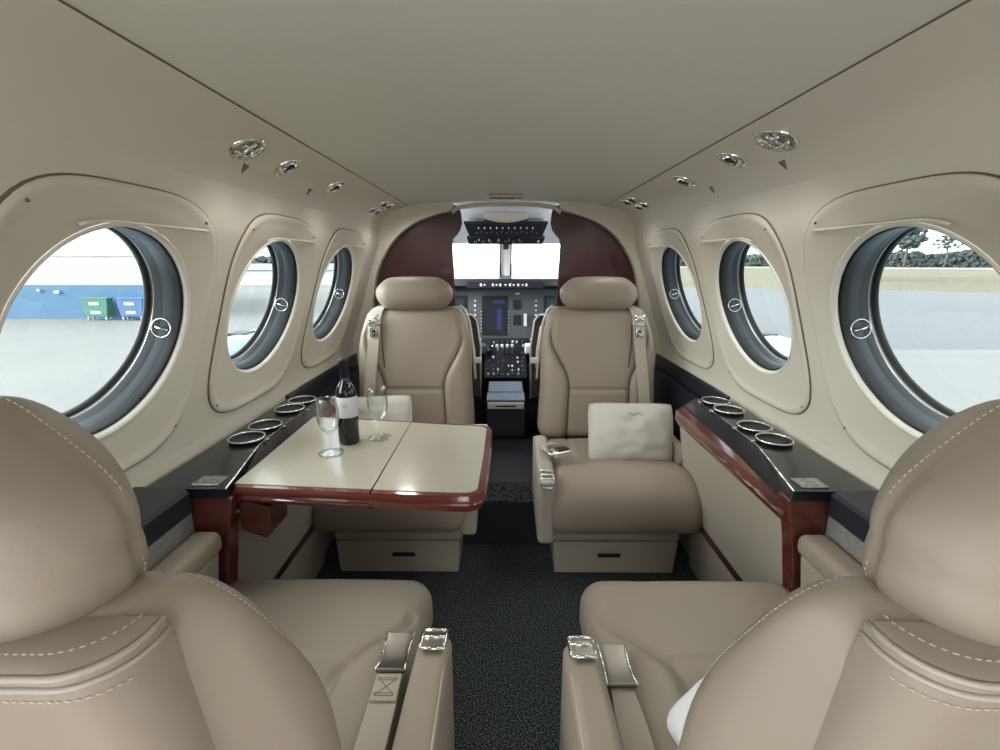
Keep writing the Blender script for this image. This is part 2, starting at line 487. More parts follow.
# ------------------------------------------------------------------ ceiling lights and vents
def surf_frame(side, y, X):
    for i in range(len(PROF)-1):
        if PROF[i].x <= X <= PROF[i+1].x:
            s = ACC[i]+(X-PROF[i].x)/(PROF[i+1].x-PROF[i].x)*(ACC[i+1]-ACC[i]); break
    p = S(side, y, s); q = S(side, y, s, .01); n = (q-p).normalized()
    ty = Vector((0,1,0)); tx = ty.cross(n).normalized()
    m = Matrix(((tx.x,ty.x,n.x,p.x),(tx.y,ty.y,n.y,p.y),(tx.z,ty.z,n.z,p.z),(0,0,0,1)))
    return m
def overhead(side, y, X, kind, label, name, cat_):
    m = surf_frame(side, y, X)
    t = thing(name, label, cat_, m.translation, group='overhead lamps and vents')
    def lp(pn, pr, mm, parent=None, sx=1, sy=1, off=(0,0,0), seg=28):
        bm = bmesh.new(); add_lathe(bm, pr, m @ Matrix.Translation(off), seg=seg, sx=sx, sy=sy)
        return part(t, pn, bm, mm)
    if kind == 'lamp':       # wide cross-ribbed lamp
        lp('bezel', [(.047,0),(.047,.004),(.043,.007),(.039,.005),(.037,.001)], M['chrome'], sx=.9)
        lp('lens', [(0,.004),(.02,.006),(.037,.002)], M['steel'], sx=.9)
        for a in (0, PI/2):
            d = Vector((math.cos(a), math.sin(a), 0))
            for o_ in (-.012,.012):
                e = Vector((-d.y, d.x, 0))*o_
                bm = tube([m @ (d*-.032*.9+e+Vector((0,0,.007))), m @ (e+Vector((0,0,.011))), m @ (d*.032*.9+e+Vector((0,0,.007)))], .0042)
                part(t, 'rib', bm, M['chrome'])
    elif kind == 'eyeball':
        lp('bezel', [(.032,0),(.032,.004),(.028,.007),(.025,.004),(.024,0)], M['chrome'], sx=1.25)
        lp('ball', [(.024,0),(.021,.009),(.012,.015),(0,.017)], M['chrome'], sx=1.1)
        lp('aperture', [(0,.0135),(.011,.0135),(.011,.0175),(0,.0176)], M['rubber'], off=(-side*-.009,-.012,-.003), sx=1.3, sy=.6)
    else:
        for dx in (-.030,.030):
            for dy in (-.016,.016):
                if kind == 'pair' or dy < 0:
                    lp('nozzle', [(.026,0),(.026,.006),(.021,.011),(.015,.008),(.009,.013),(0,.014)], M['chrome'], off=(dx*.95,dy*2.6,0), seg=20)
    return t
for side, ys_, nm in ((-1,(1.065,1.255,1.58,2.16),'left'),(1,(1.03,1.215,1.52,2.06),'right')):
    X = .553 if side < 0 else .537
    overhead(side, ys_[0], X, 'lamp', 'wide oval chrome ceiling lamp with crossed ribs, nearest of the %s row' % nm, 'ceiling_lamp', 'lamp')
    overhead(side, ys_[1], X, 'eyeball', 'second nearest chrome eyeball fitting of the %s ceiling row' % nm, 'air_vent', 'vent')
    overhead(side, ys_[2], X, 'eyeball', 'small chrome eyeball fitting before the farthest cluster, %s ceiling row' % nm, 'air_vent', 'vent')
    overhead(side, ys_[3], X, 'pair', 'cluster of four small chrome nozzles farthest along the %s ceiling row' % nm, 'air_vent', 'vent')
    for j,(yy,xx) in enumerate(((1.12,.588),(1.475,.588))):
        m = surf_frame(side, yy-(.03 if side > 0 else 0), xx)
        bm = bmesh.new()
        P = [(.014,-.004),(-.010,-.013),(-.008,.013)] if side < 0 else [(-.014,-.004),(.010,-.013),(.008,.013)]
        add_prism(bm, P, 'z', 0, .0015); bmesh.ops.transform(bm, matrix=m, verts=bm.verts)
        o = obj('seat_marker', bm, M['mark'], smooth=False)
        tag(o, '%s flat grey seat marker beside the %s row of ceiling vents' % (('nearer','farther')[j], nm), 'marker', 'seat markers')

# ------------------------------------------------------------------ side wall trims
for side, nm in ((-1,'left'),(1,'right')):
    bm = bmesh.new()
    y0, y1 = 1.57, 2.34
    poly = [(side*.779,.668),(side*.762,.668),(side*.757,.662),(side*.757,.612),(side*.762,.606),(side*.79,.606)]
    add_prism(bm, poly, 'y', y0, y1)
    struct(obj('trim_%d' % (4 if side < 0 else 5), bm, M['rail'], smooth='auto'))
    lp_ = [(.790,.668),(.764,.668),(.668,.662),(.661,.655),(.661,.612),(.790,.612)]
    struct(obj('trim_%d' % (18 if side < 0 else 19), prism([(side*a,b) for a,b in lp_], 'y', -1.3, .885), M['rail'], smooth='auto'))
    struct(obj('trim_%d' % (14 if side < 0 else 15), tube([(side*.760, y, .670) for y in (1.665, 2.0, 2.34)], .0025), M['black']))
    bm = box((min(side*.664,side*.70), -.6, .50), (max(side*.664,side*.70), .885, .612))
    struct(obj('trim_%d' % (6 if side < 0 else 7), bm, M['woven'], smooth=False))
    # dark lining behind the console towards the front seats
    bm = box((min(side*.735,side*.77), 1.665, .0), (max(side*.735,side*.77), 2.34, .606))
    struct(obj('trim_%d' % (8 if side < 0 else 9), bm, M['rail'], smooth=False))
    # low padded armrest beside the near seats
    t = thing('padded_ledge', 'beige padded side ledge below the woven panel on the %s wall' % nm, 'ledge', (side*.63,.2,0))
    cx = side*.632
    pad = rbox(.032,.615,.024,.018, m=(4,12,2), center=(cx,.268,.550))
    part(t, 'pad', pad, M['leather'])
    part(t, 'side_panel', rbox(.024,.61,.262,.010, fn=lambda p: (p[0]+side*(.262-p[2])*.14, p[1], p[2]), m=(2,8,8), k=3, center=(cx+side*.002,.268,.265)), M['panel'])

# ------------------------------------------------------------------ side consoles with cup holders
def console(side, nm):
    t = thing('side_console', 'glossy black side console with four chrome-ringed cup holders on the %s wall' % nm, 'console', (side*.68,1.2,0))
    zt = .662
    # black top: outline in x,y ; chrome line position
    line = [(.650,1.565),(.640,1.13),(.586,.888)]
    outer = .757
    bm = bmesh.new()
    top = [(side*outer,.888),(side*outer,1.565)] + [(side*x,y) for x,y in line]
    add_prism(bm, top, 'z', zt-.022, zt)
    # bevelled inboard apron
    for (a,b) in zip(line, line[1:]):
        q = [bm.verts.new((side*a[0],a[1],zt-.001)), bm.verts.new((side*b[0],b[1],zt-.001)), bm.verts.new((side*(.582 if b[1] < 1 else .592),b[1],zt-.038)), bm.verts.new((side*(.592 if a[1] < 1.2 else .596),a[1],zt-.038))]
        bm.faces.new(q)
    part(t, 'console_top', bm, M['black'], smooth=False)
    part(t, 'chrome_strip', tube([(side*x,y,zt+.001) for x,y in line], .0018), M['chrome'])
    # body
    body = [(.606,zt-.03),(.752,zt-.024),(.752,.26),(.662,.26),(.612,.56)]
    part(t, 'console_body', prism([(side*x,z) for x,z in body], 'y', .93, 1.56), M['panel'], smooth=False)
    # mahogany rail
    railp = [(.584,zt-.037),(.606,zt-.030),(.612,zt-.095),(.598,zt-.092),(.590,zt-.080),(.584,zt-.062)]
    part(t, 'mahogany_rail', prism([(side*x,z) for x,z in railp], 'y', .905, 1.555), M['mahog'], smooth='auto')
    part(t, 'rail_bead', tube([(side*.586,.91,zt-.066),(side*.586,1.2,zt-.066),(side*.587,1.55,zt-.066)], .006), M['mahog'])
    # near end cap, broad head and narrow leg
    if side > 0:
        cap = [(.580,.641),(.676,.641),(.678,.56),(.668,.545),(.648,.543),(.636,.535),(.634,.52),(.712,.02),(.680,.02),(.601,.54)]
    else:
        cap = [(.578,.641),(.674,.641),(.677,.56),(.668,.543),(.640,.540),(.628,.532),(.626,.52),(.704,.02),(.674,.02),(.597,.54)]
    part(t, 'end_cap', prism([(side*x,z) for x,z in cap], 'y', .888, .93), M['mahog'], smooth='auto', bevel=.003)
    # engraved plate
    bm = box((min(side*.612,side*.668),.902,zt),(max(side*.612,side*.668),.945,zt+.003))
    part(t, 'engraved_plate', bm, M['plaque'], smooth=False, bevel=.0008)
    # lower inboard panel
    part(t, 'inboard_panel', prism([(side*.603,.575),(side*.612,.575),(side*.664,.25),(side*.655,.25)], 'y', .93, 1.56), M['panel'], smooth=False)
    part(t, 'panel_strip', prism([(side*.651,.262),(side*.668,.262),(side*.673,.232),(side*.656,.232)], 'y', .93, 1.56), M['mahog_dark'], smooth=False)
    part(t, 'toe_panel', prism([(side*.662,.235),(side*.70,.235),(side*.74,.01),(side*.690,.01)], 'y', .93, 1.56), M['panel'], smooth=False)
    for y in (1.160,1.260,1.415,1.510):
        cx = side*(.696 if side > 0 else .687)
        m = Matrix.Translation((cx,y,zt))
        bm = tube([(cx+.0430*math.cos(2*PI*k/36), y+.0430*math.sin(2*PI*k/36), zt+.009) for k in range(36)], .0026, closed=True)
        w = part(t, 'cup_ring', bm, M['chrome'])
        bm = bmesh.new(); add_lathe(bm, [(.042,0),(.043,.002),(.043,.008)], m, seg=36)
        part(t, 'cup_collar', bm, M['black'])
        bm = bmesh.new(); add_lathe(bm, [(.042,.008),(.041,.002),(.038,.001),(0,.0008)], m, seg=30)
        w2 = part(t, 'cup_well', bm, M['rubber'])
        bm = bmesh.new(); add_box(bm, (cx-side*.053-.006, y-.004, zt+.001), (cx-side*.053+.006, y+.004, zt+.005))
        part(t, 'ring_catch', bm, M['chrome'], smooth=False)
    return t
console(-1, 'left'); con_r = console(1, 'right')
# stowed table door line and black latch on the right console
# ------------------------------------------------------------------ folding table
def inset(poly, d):
    n = len(poly); out = []
    for i in range(n):
        p0, p1, p2 = Vector(poly[i-1]), Vector(poly[i]), Vector(poly[(i+1)%n])
        e1 = (p1-p0).normalized(); e2 = (p2-p1).normalized()
        n1 = Vector((-e1.y, e1.x)); n2 = Vector((-e2.y, e2.x))
        b = (n1+n2).normalized(); k = d/max(.3, b.dot(n1))
        out.append(tuple(p1+b*k))
    return out
ZT = .655
tb = thing('folding_table', 'fold-out table with beige top and mahogany edge, two leaves, left console', 'table', (-.32,1.12,0))
def leaf(nm, poly):
    bm = bmesh.new()
    prof_ = [(0.0,ZT),( -.0,ZT-.002),(-.004,ZT-.008),(-.004,ZT-.014),(.0,ZT-.018),(-.002,ZT-.022),(.004,ZT-.038)]
    rings = []
    for d,z in prof_:
        rings.append([bm.verts.new((*q, z)) for q in inset(poly, d)])
    for a,b in zip(rings, rings[1:]):
        for i in range(len(poly)):
            j = (i+1)%len(poly); bm.faces.new((a[i],a[j],b[j],b[i]))
    bm.faces.new(rings[0]); bm.faces.new(rings[-1][::-1])
    l = part(tb, nm, bm, M['mahog'], smooth='auto')
    return l
def arc(cx, cy, r, a0, a1, n=6):
    return [(cx+r*math.cos(math.radians(a0+(a1-a0)*k/n)), cy+r*math.sin(math.radians(a0+(a1-a0)*k/n))) for k in range(n+1)]
inL = [(-.582,.912),(-.2885,.888),(-.2865,1.337),(-.598,1.385)]
outL = [(-.285,.888)] + [(-.20,.880)] + arc(-.090,.915,.040,-95,-12) + [(-.046,1.10)] + arc(-.085,1.265,.040,5,80) + [(-.285,1.337)]
for nm, poly, ed in (('fixed_leaf', inL, None), ('folding_leaf', outL, None)):
    l = leaf(nm, poly)
    ins = inset(poly, .012)
    if nm == 'fixed_leaf':
        ins = [(-.590,.926),(-.2888,.902),(-.2868,1.325),(-.596,1.371)]
    else:
        ins = [(-.2848,.902)] + [p for p in inset(poly,.014)[1:-1]] + [(-.2848,1.323)]
    bm = prism(ins, 'z', ZT-.001, ZT+.0015)
    w = root_matrix(tb).inverted(); bmesh.ops.transform(bm, matrix=w, verts=bm.verts)
    obj('leaf_surface', bm, M['tabletop'], l, smooth=False)
part(tb, 'hinge', prism([(-.302,ZT-.032),(-.272,ZT-.032),(-.276,ZT-.044),(-.298,ZT-.044)], 'y', .90, .93), M['mahog_dark'], smooth=False)
part(tb, 'hinge_pin', tube([(-.287,.888,ZT-.012),(-.287,.888,ZT-.030)], .003), M['groove'])
part(tb, 'front_bead', tube([(-.575,.906,ZT-.024),(-.45,.897,ZT-.026),(-.29,.886,ZT-.027)], .005), M['mahog'])
part(tb, 'support_bracket', prism([(-.583,ZT-.030),(-.515,ZT-.050),(-.52,ZT-.115),(-.530,ZT-.125),(-.583,ZT-.105)], 'y', .915, 1.0), M['mahog'], smooth='auto', bevel=.003)
part(tb, 'support_arm', rbox(.12,.02,.012,.006, m=(2,1,1), k=3, center=(-.42,1.12,ZT-.046)), M['rail'])
part(tb, 'far_corner_cap', rbox(.028,.006,.008,.004, m=(2,1,1), k=3, center=(-.085,1.309,ZT-.008)), M['chrome'])

# ------------------------------------------------------------------ bottle and glasses
bx_, by_ = -.418, 1.165
t = thing('wine_bottle', 'dark red wine bottle with pale label standing on the folding table', 'bottle', (bx_,by_,ZT+.0015))
H = .228
pf = [(0,.003),(.012,.001),(.024,0),(.0262,.003),(.0265,.012),(.0265,.125),(.0258,.137),(.0225,.150),(.0165,.161),(.0118,.169),(.0105,.178),(.0100,.200),(.0100,.205)]
part(t, 'bottle_body', lathe(pf, seg=40), M['dark_glass'], mode='local')
part(t, 'foil_capsule', lathe([(.0104,.176),(.0108,.178),(.0105,.212),(.0118,.214),(.0118,.222),(.0108,.226),(0,.2265)], seg=32), M['foil'], mode='local')
lab = part(t, 'paper_label', lathe([(.0267,.075),(.0270,.0755),(.0270,.1285),(.0267,.129)], seg=40), M['paper'], mode='local')
bm = bmesh.new()
for (a0,a1,z) in ((-.5,.15,.108),(-.45,.05,.103),(-.6,.1,.113)):
    add_tube(bm, [(.0272*math.sin(a0+(a1-a0)*k/8+.25), -.0272*math.cos(a0+(a1-a0)*k/8+.25), z+.0025*math.sin(k*2.1)) for k in range(9)], .0005, seg=5)
obj('label_script', bm, M['ink'], lab)

GP = [(0,.0015),(.020,.0012),(.0300,.0018),(.0303,.0028),(.020,.0045),(.008,.008),(.0042,.013),(.0034,.020),(.0034,.042),(.0045,.050),(.009,.055),(.018,.064),(.0245,.078),(.0265,.092),(.0260,.112),(.0238,.132),(.0228,.142),(.0221,.1425),(.0229,.132),(.0251,.112),(.0256,.092),(.0236,.079),(.0172,.066),(.008,.058),(0,.057)]
def wine_glass(x, y, label):
    t = thing('wine_glass', label, 'glass', (x,y,ZT+.0015), group='wine glasses on the table')
    part(t, 'goblet', lathe(GP[:], seg=40), M['glass'], mode='local')
    ring = part(t, 'rim_edge', tube([(.0225*math.cos(2*PI*k/32), .0225*math.sin(2*PI*k/32), .1425) for k in range(32)], .0006, closed=True, seg=6), M['glass'], mode='local')
    return t
wine_glass(-.440, 1.090, 'clear stemmed wine glass left of the bottle, nearest the viewer')
wine_glass(-.346, 1.195, 'clear stemmed wine glass right of the bottle, farther back')

# ------------------------------------------------------------------ seats
def add_stitches(bm, pts, step=.0048, r=.0005, ln=.0030):
    pts = [Vector(p) for p in pts]
    acc = 0; L = [0]
    for a,b in zip(pts, pts[1:]): L.append(L[-1]+(b-a).length)
    def at(s):
        for i in range(len(L)-1):
            if L[i+1] >= s: return pts[i].lerp(pts[i+1], (s-L[i])/(L[i+1]-L[i]))
        return pts[-1]
    s = 0
    while s + ln < L[-1]:
        add_tube(bm, [at(s), at(s+ln*.5), at(s+ln)], [r*.6, r, r*.6], seg=5); s += step

BT = .57      # backrest pad height parameter
def WF(t, near):
    return 1.05 - .05*sm(0,.5,t) - (.15 if near else .13)*sm(.62,1.0,t)**1.5
def BY(t, near):
    return (-.345 - .084*t if near else -.315 - .085*t) + .02*math.sin(t*PI)
def back_deform(near):
    """ax: +1 when the aisle is at local +x"""
    def f(p):
        x, y, z = p
        t = (z+.285)/.57
        w = WF(t, near)
        xn = x
        x *= w
        if near: x *= 1 - .15*sm(.03,-.045,y)
        y2 = y
        xs = .128 + .085*sm(.42,.82,t)
        if y > 0:
            fr = sm(0,.03,y)
            ed = 1-sm(.78,.97,t)
            bol = .016*sm(xs-.005, xs+.03, abs(xn))*ed
            gr = .012*gauss(abs(xn)-xs, .007)*ed
            ho = .007*gauss(t-.40, .012)*(1 if abs(xn) < xs else 0)
            cr = .010*(1-(xn/.25)**2)
            y2 += fr*(bol-gr-ho+cr)
            if t > .42: pass
        return (x, BY(t, near) + y2*(.72 if near else 1), .36 + (z + .285)*(.965 if near else 1))
    return f
def make_seat(label, x, y, rotz, aisle, arm_y, near):
    """local +y is where the seat faces; aisle = +1/-1 local side of the aisle"""
    t = thing('passenger_seat', label, 'seat', (x,y,0), rotz, 'four club passenger seats')
    # --- backrest
    bm = rbox(.245,.066,.285,.055, fn=back_deform(near), m=(60,4,60), k=6)
    br = part(t, 'backrest', bm, M['leather'], mode='local')
    # seam lines on the pad
    for s in ((-1,1) if not near else ()):
        bm = bmesh.new()
        add_tube(bm, [(s*(.128+.085*sm(.42,.82,tt))*WF(tt,near), BY(tt,near)+.069*(.72 if near else 1), .36+.57*tt) for tt in [k/20*.80 for k in range(21)]], .0016, seg=5)
        obj('seam_piping', bm, M['seam'], br)
    # --- rear shell
    if near:
        def so(z, ins=0., out=0.):
            q = min(1, max(0, (z-.27)/.635))
            w = .183 + .045*(1-q) - ins + out
            yr = -.392 - .095*q + .010*math.sin(q*PI) + ins - out
            rc = .034
            P = [(-w, yr+.045-2*ins)]
            P += [(-w+rc+rc*math.cos(a_), yr+rc+rc*math.sin(a_)) for a_ in [PI+PI/2*k/8 for k in range(9)]]
            P += [(w-rc+rc*math.cos(a_), yr+rc+rc*math.sin(a_)) for a_ in [1.5*PI+PI/2*k/8 for k in range(9)]]
            P += [(w, yr+.045-2*ins)]
            return P
        bm = bmesh.new(); rg = []
        for z, ins in [(.27+.632*k/30, 0) for k in range(31)] + [(.9065,.0012),(.909,.005)]:
            rg.append([bm.verts.new((x_,y_,z)) for x_,y_ in so(z, ins)])
        for A_,B_ in zip(rg, rg[1:]):
            n_ = len(A_)
            for k in range(n_): bm.faces.new((A_[k],A_[(k+1)%n_],B_[(k+1)%n_],B_[k]))
        bm.faces.new(rg[0]); bm.faces.new(rg[-1])
        sh = part(t, 'rear_shell', bm, M['leather'], mode='local', smooth='auto')
        for z in (.9045,.8955):
            obj('shelf_piping', tube([(x_,y_,z) for x_,y_ in so(z, 0, .0006)[:]], .0020, seg=8), M['leather_light'], sh)
        for z, ins in ((.9094,.010),(.8855,-.0006),(.9094,.0065)):
            bm = bmesh.new(); add_stitches(bm, [(x_,y_,z) for x_,y_ in so(.9 if ins > 0 else z, max(ins,0), max(-ins,0))[1 if ins > 0 else 3:-1 if ins > 0 else -3]])
            if z == .9094 and ins == .0065: bm.free(); continue
            o = obj('stitching', bm, M['thread'], sh); o['kind'] = 'stuff'
    else:
        def shf(p):
            xx, yy, z = p
            tt = (z+.30)/.60
            xx *= 1.16 - .26*sm(.3,1,tt)
            return (xx, -.383 - .099*tt + yy + .012*math.sin(tt*PI), .31+z+.30)
        sh = part(t, 'rear_shell', rbox(.203,.024,.312,.012, fn=shf, m=(16,2,24), k=4), M['leather'], mode='local')
    if near:
        F_ = back_deform(near); q_ = 1/math.sqrt(2)
        for s_ in (-1,1):
            P_ = [(.190+.0555*.90, .011+.0555*.43, -.10+.33*k/16) for k in range(17)]
            P_ += [(.190+.0555*.90*math.cos(a_), .011+.0555*.43, .230+.0555*.90*math.sin(a_)) for a_ in [PI/2*k/8 for k in range(9)]]
            P_ += [(.190-.012*k, .011+.0555*.43, .230+.0555*.90) for k in range(1,12)]
            bm = bmesh.new(); add_stitches(bm, [F_((s_*x_,y_,z_)) for x_,y_,z_ in P_])
            o = obj('stitching', bm, M['thread'], br); o['kind'] = 'stuff'
    # --- headrest
    hz = .944 if near else .984
    hh = .082 if near else .066
    hy = .056 if near else .072
    def hf(p):
        xx, yy, z = p
        tt = (z+hh)/(2*hh)
        if near:
            xx *= 1 - .32*sm(.48,1.02,tt)**1.5 - .24*sm(.40,-.05,tt)**1.5 - .014*gauss(tt-.46,.04)
        else:
            xx *= .93 + .07*math.sin(min(1,tt*1.15)*PI*.5) - .10*sm(.6,1.05,tt)
        gr = .0045*gauss(yy-.004,.005)*sm(.06,.15,abs(xx))
        xx -= math.copysign(gr, xx)
        bul = .012*(1-(xx/.17)**2)
        if near: xx *= 1 - .13*sm(.0,.055,yy)
        if yy > 0: yy += bul
        z += .010*(1-(xx/.17)**2)*sm(.3,1,tt)
        return (xx+(-.013*aisle if near and aisle > 0 else 0), (-.415 if near else -.372)+yy, hz+z)
    hd = part(t, 'headrest', rbox(.162 if near else .168,hy,hh,min(.066,hy-.003), fn=hf, m=(24,6,10), k=8), M['leather'], mode='local')
    if near:
        rr_ = min(.066,hy-.003)
        P_ = []
        for a0 in range(4):
            sx_, sz_ = ((1,-1),(1,1),(-1,1),(-1,-1))[a0]
            for k in range(9):
                a_ = (-PI/2+a0*PI/2) + PI/2*k/8
                P_.append((sx_*(.162-rr_)+(rr_+.0006)*math.cos(a_), .009, sz_*(hh-rr_)+(rr_+.0006)*math.sin(a_)))
        bm = bmesh.new(); add_stitches(bm, [hf(p) for p in P_]+[hf(P_[0])])
        o = obj('stitching', bm, M['thread'], hd); o['kind'] = 'stuff'
        bm = tube([hf(p) for p in [(-.125,-.050,-.040),(-.09,-.0555,-.046),(0,-.0562,-.048),(.09,-.0555,-.046),(.125,-.050,-.040)]], .0022)
        obj('seam_piping', bm, M['leather_light'], hd)
    # --- cushion
    def cf(p):
        xx, yy, z = p
        if z > 0:
            k = sm(0,.05,z)
            z += k*.014*(1-(xx/.24)**2)*(1-(yy/.27)**2)
            # curved groove parting the aisle side bolster and the cross seam
            if near:
                cx = .110 + .10*sm(-.03,.12,yy)
                if yy < .13:
                    z -= k*.010*gauss(aisle*xx-cx, .006)
                    if aisle*xx > cx: z += k*.006*sm(cx, cx+.03, aisle*xx)
                if aisle*xx < cx: z -= k*.009*gauss(yy-.005, .006)
                if yy < 0 and aisle*xx < cx: z -= .012*k*sm(0,-.04,yy)
                z += k*.002*noise.noise(Vector((xx*14+3,yy*14,0)))
            else:
                cx = .15+.07*sm(.05,.14,yy)
                if yy < .12: z -= k*.007*gauss(aisle*xx-cx, .006)
                z += k*.020*sm(.06,.16,yy) - .012*k*sm(.10,-.02,yy)
        if not near and yy > .1 : yy += .020*sm(.1,.25,yy)*(1-((z-.0)/.09)**2)
        return (xx, yy, .365+z)
    hzc = .068 if near else .098
    cu = part(t, 'seat_cushion', rbox(.238 if near else .268,.262,hzc,.052 if near else .066, fn=cf, m=(50,50,4), k=6, center=(0 if near else -aisle*.012,-.012 if near else .012, 0 if near else -.064)), M['leather'], mode='local')
    # --- base
    part(t, 'seat_skirt', rbox(.225 if near else .236,.21 if near else .205,.05 if near else .045,.012, m=(2,2,2), k=3, center=(0 if near else .003*aisle,-.04,.255 if near else .175)), M['panel'], mode='local')
    bs = part(t, 'seat_base', prism([(-.195,.0),(.195,.0),(.212,.178),(-.212,.178)] if near else [(-.220,0),(.220,0),(.228,.128),(-.228,.128)], 'y', -.22, .165), M['panel'], mode='local', smooth=False, bevel=.006)
    if not near:
        bm = rbox(.042,.003,.008,.0028, m=(2,1,1), k=3, center=(-.02*aisle*-1,.166,.075))
        obj('drawer_slot', bm, M['rubber'], bs)
    # --- aisle armrest
    def af(p):
        xx, yy, z = p
        q = (yy+.20)/.40
        xx += -aisle*.004*sm(0,1,1-q)
        if z > 0: z -= .010*sm(.7,1,q)
        return (xx, yy, z)
    L2 = .20
    zc = .375 if near else .308
    ax_ = aisle*(.277 if near else .263)
    arm = part(t, 'armrest', rbox(.029,L2,.125,.017, fn=af, m=(4,16,8), k=5, center=(ax_, arm_y-L2, zc)), M['leather_light'] if not near else M['leather'], mode='local')
    # piping along the arm
    bm = tube([(ax_+aisle*.023, arm_y-.39, zc+.119),(ax_+aisle*.023, arm_y-.10, zc+.119),(ax_+aisle*.021, arm_y-.02, zc+.108)], .0022)
    obj('arm_piping', bm, M['leather_light'], arm)
    # chrome front cap: a frame round a recessed dark tray
    bm = bmesh.new()
    cx = ax_
    def capf(u, v, h):       # u across, v from top back to the front lower end
        if v < .6: return (cx+u, arm_y-.050+v*.06, zc+.1255-.004*v+h)
        w = (v-.6)/.4
        a = w*PI/2
        return (cx+u, arm_y-.014+.016*math.sin(a)+h*math.sin(a), zc+.123-.016*(1-math.cos(a))-.035*max(0,w-.5)+h*math.cos(a))
    path = [capf(-.020,v,.002) for v in [k/10 for k in range(11)]] + [capf(.020,v,.002) for v in [1-k/10 for k in range(11)]]
    add_tube(bm, path, .0032, closed=True, seg=6)
    for v in (0,.45,.8): add_tube(bm, [capf(-.020,v,.002), capf(0,v,.0025), capf(.020,v,.002)], .0030, seg=6)
    ec = obj('arm_end_cap', bm, M['chrome'], arm)
    bm = bmesh.new(); g = [[bm.verts.new(capf(u,v,.0012)) for u in (-.019,0,.019)] for v in [k/10 for k in range(11)]]
    for i in range(10):
        for j in range(2): bm.faces.new((g[i][j],g[i+1][j],g[i+1][j+1],g[i][j+1]))
    obj('cap_tray', bm, M['steel'], arm)
    # outboard bolster strip between seat and wall
    part(t, 'outboard_armrest', rbox(.016,.17,.06,.014, m=(2,8,2), k=4, center=(-aisle*.252, -.09, .40)), M['leather'], mode='local')
    return t

ST = {}
ST['nl'] = make_seat('near left seat seen from behind, buckle lying by its aisle armrest', -.405, .69, 0, 1, .005, True)
ST['nr'] = make_seat('near right seat seen from behind, white cushion peeking out on it', .397, .69, 0, -1, -.01, True)
ST['fl'] = make_seat('aft-facing far left seat behind the folding table', -.397, 1.69, PI, -1, .22, False)
ST['fr'] = make_seat('aft-facing far right seat with a square oatmeal pillow on it', .397, 1.69, PI, 1, .27, False)

# near seat lap belts with steel lift plates
def lap_belt(x, y, a, label, stitched):
    t = thing('seat_belt', label, 'seat belt', (x,y,.437), a, 'lap belts on the near seats')
    def pf_(p):
        xx, yy, z = p
        xx *= 1 - .14*(1-(yy/.042)**2) + .02
        z += .006*(yy/.042)**2
        return (xx, yy, z)
    pl = part(t, 'buckle_plate', rbox(.0245,.042,.0045,.004, fn=pf_, m=(6,10,1), k=3, center=(0,0,.020)), M['dull_steel'], mode='local')
    bm = bmesh.new()
    for s in (-1,1):
        add_tube(bm, [(s*.0245*(1-.14*(1-(yy/.042)**2)+.02), yy, .0225+.006*(yy/.042)**2) for yy in (-.04,-.02,0,.02,.04)], .0020, seg=6)
    obj('plate_edge', bm, M['chrome'], pl)
    obj('finger_notch', rbox(.009,.004,.002,.0018, m=(2,1,1), k=3, center=(0,.038,.0265)), M['rubber'], pl)
    def wf(p):
        xx, yy, z = p
        xx *= .82 + .18*sm(.10,.05,yy)
        return (xx, yy, z - .012*sm(.02,-.10,yy)*0)
    part(t, 'webbing', rbox(.0225,.105,.0025,.002, fn=wf, m=(4,14,1), k=3, center=(0,-.140,.018)), M['webbing'], mode='local')
    if stitched:
        st = part(t, 'stitch_patch', rbox(.0215,.026,.003,.0025, m=(2,2,1), k=3, center=(0,-.068,.021)), M['webbing'], mode='local')
        bm = bmesh.new(); z = .0247
        for q in (((-.016,-.052),(.016,-.084)),((.016,-.052),(-.016,-.084)),((-.017,-.052),(.017,-.052)),((-.017,-.056),(.017,-.056)),((-.017,-.084),(.017,-.084)),((-.017,-.080),(.017,-.080)),((-.019,-.094),(.019,-.094))):
            add_stitches(bm, [(a,b,z) for a,b in q], step=.004, r=.0006, ln=.003)
        o = obj('stitching', bm, M['seam'], st); o['kind'] = 'stuff'
    return t
lap_belt(-.197, .680, .0, 'steel plate and stitched strap lying on the near left seat', True)
lap_belt(.180, .655, .0, 'steel plate and smooth strap lying on the near right seat', False)

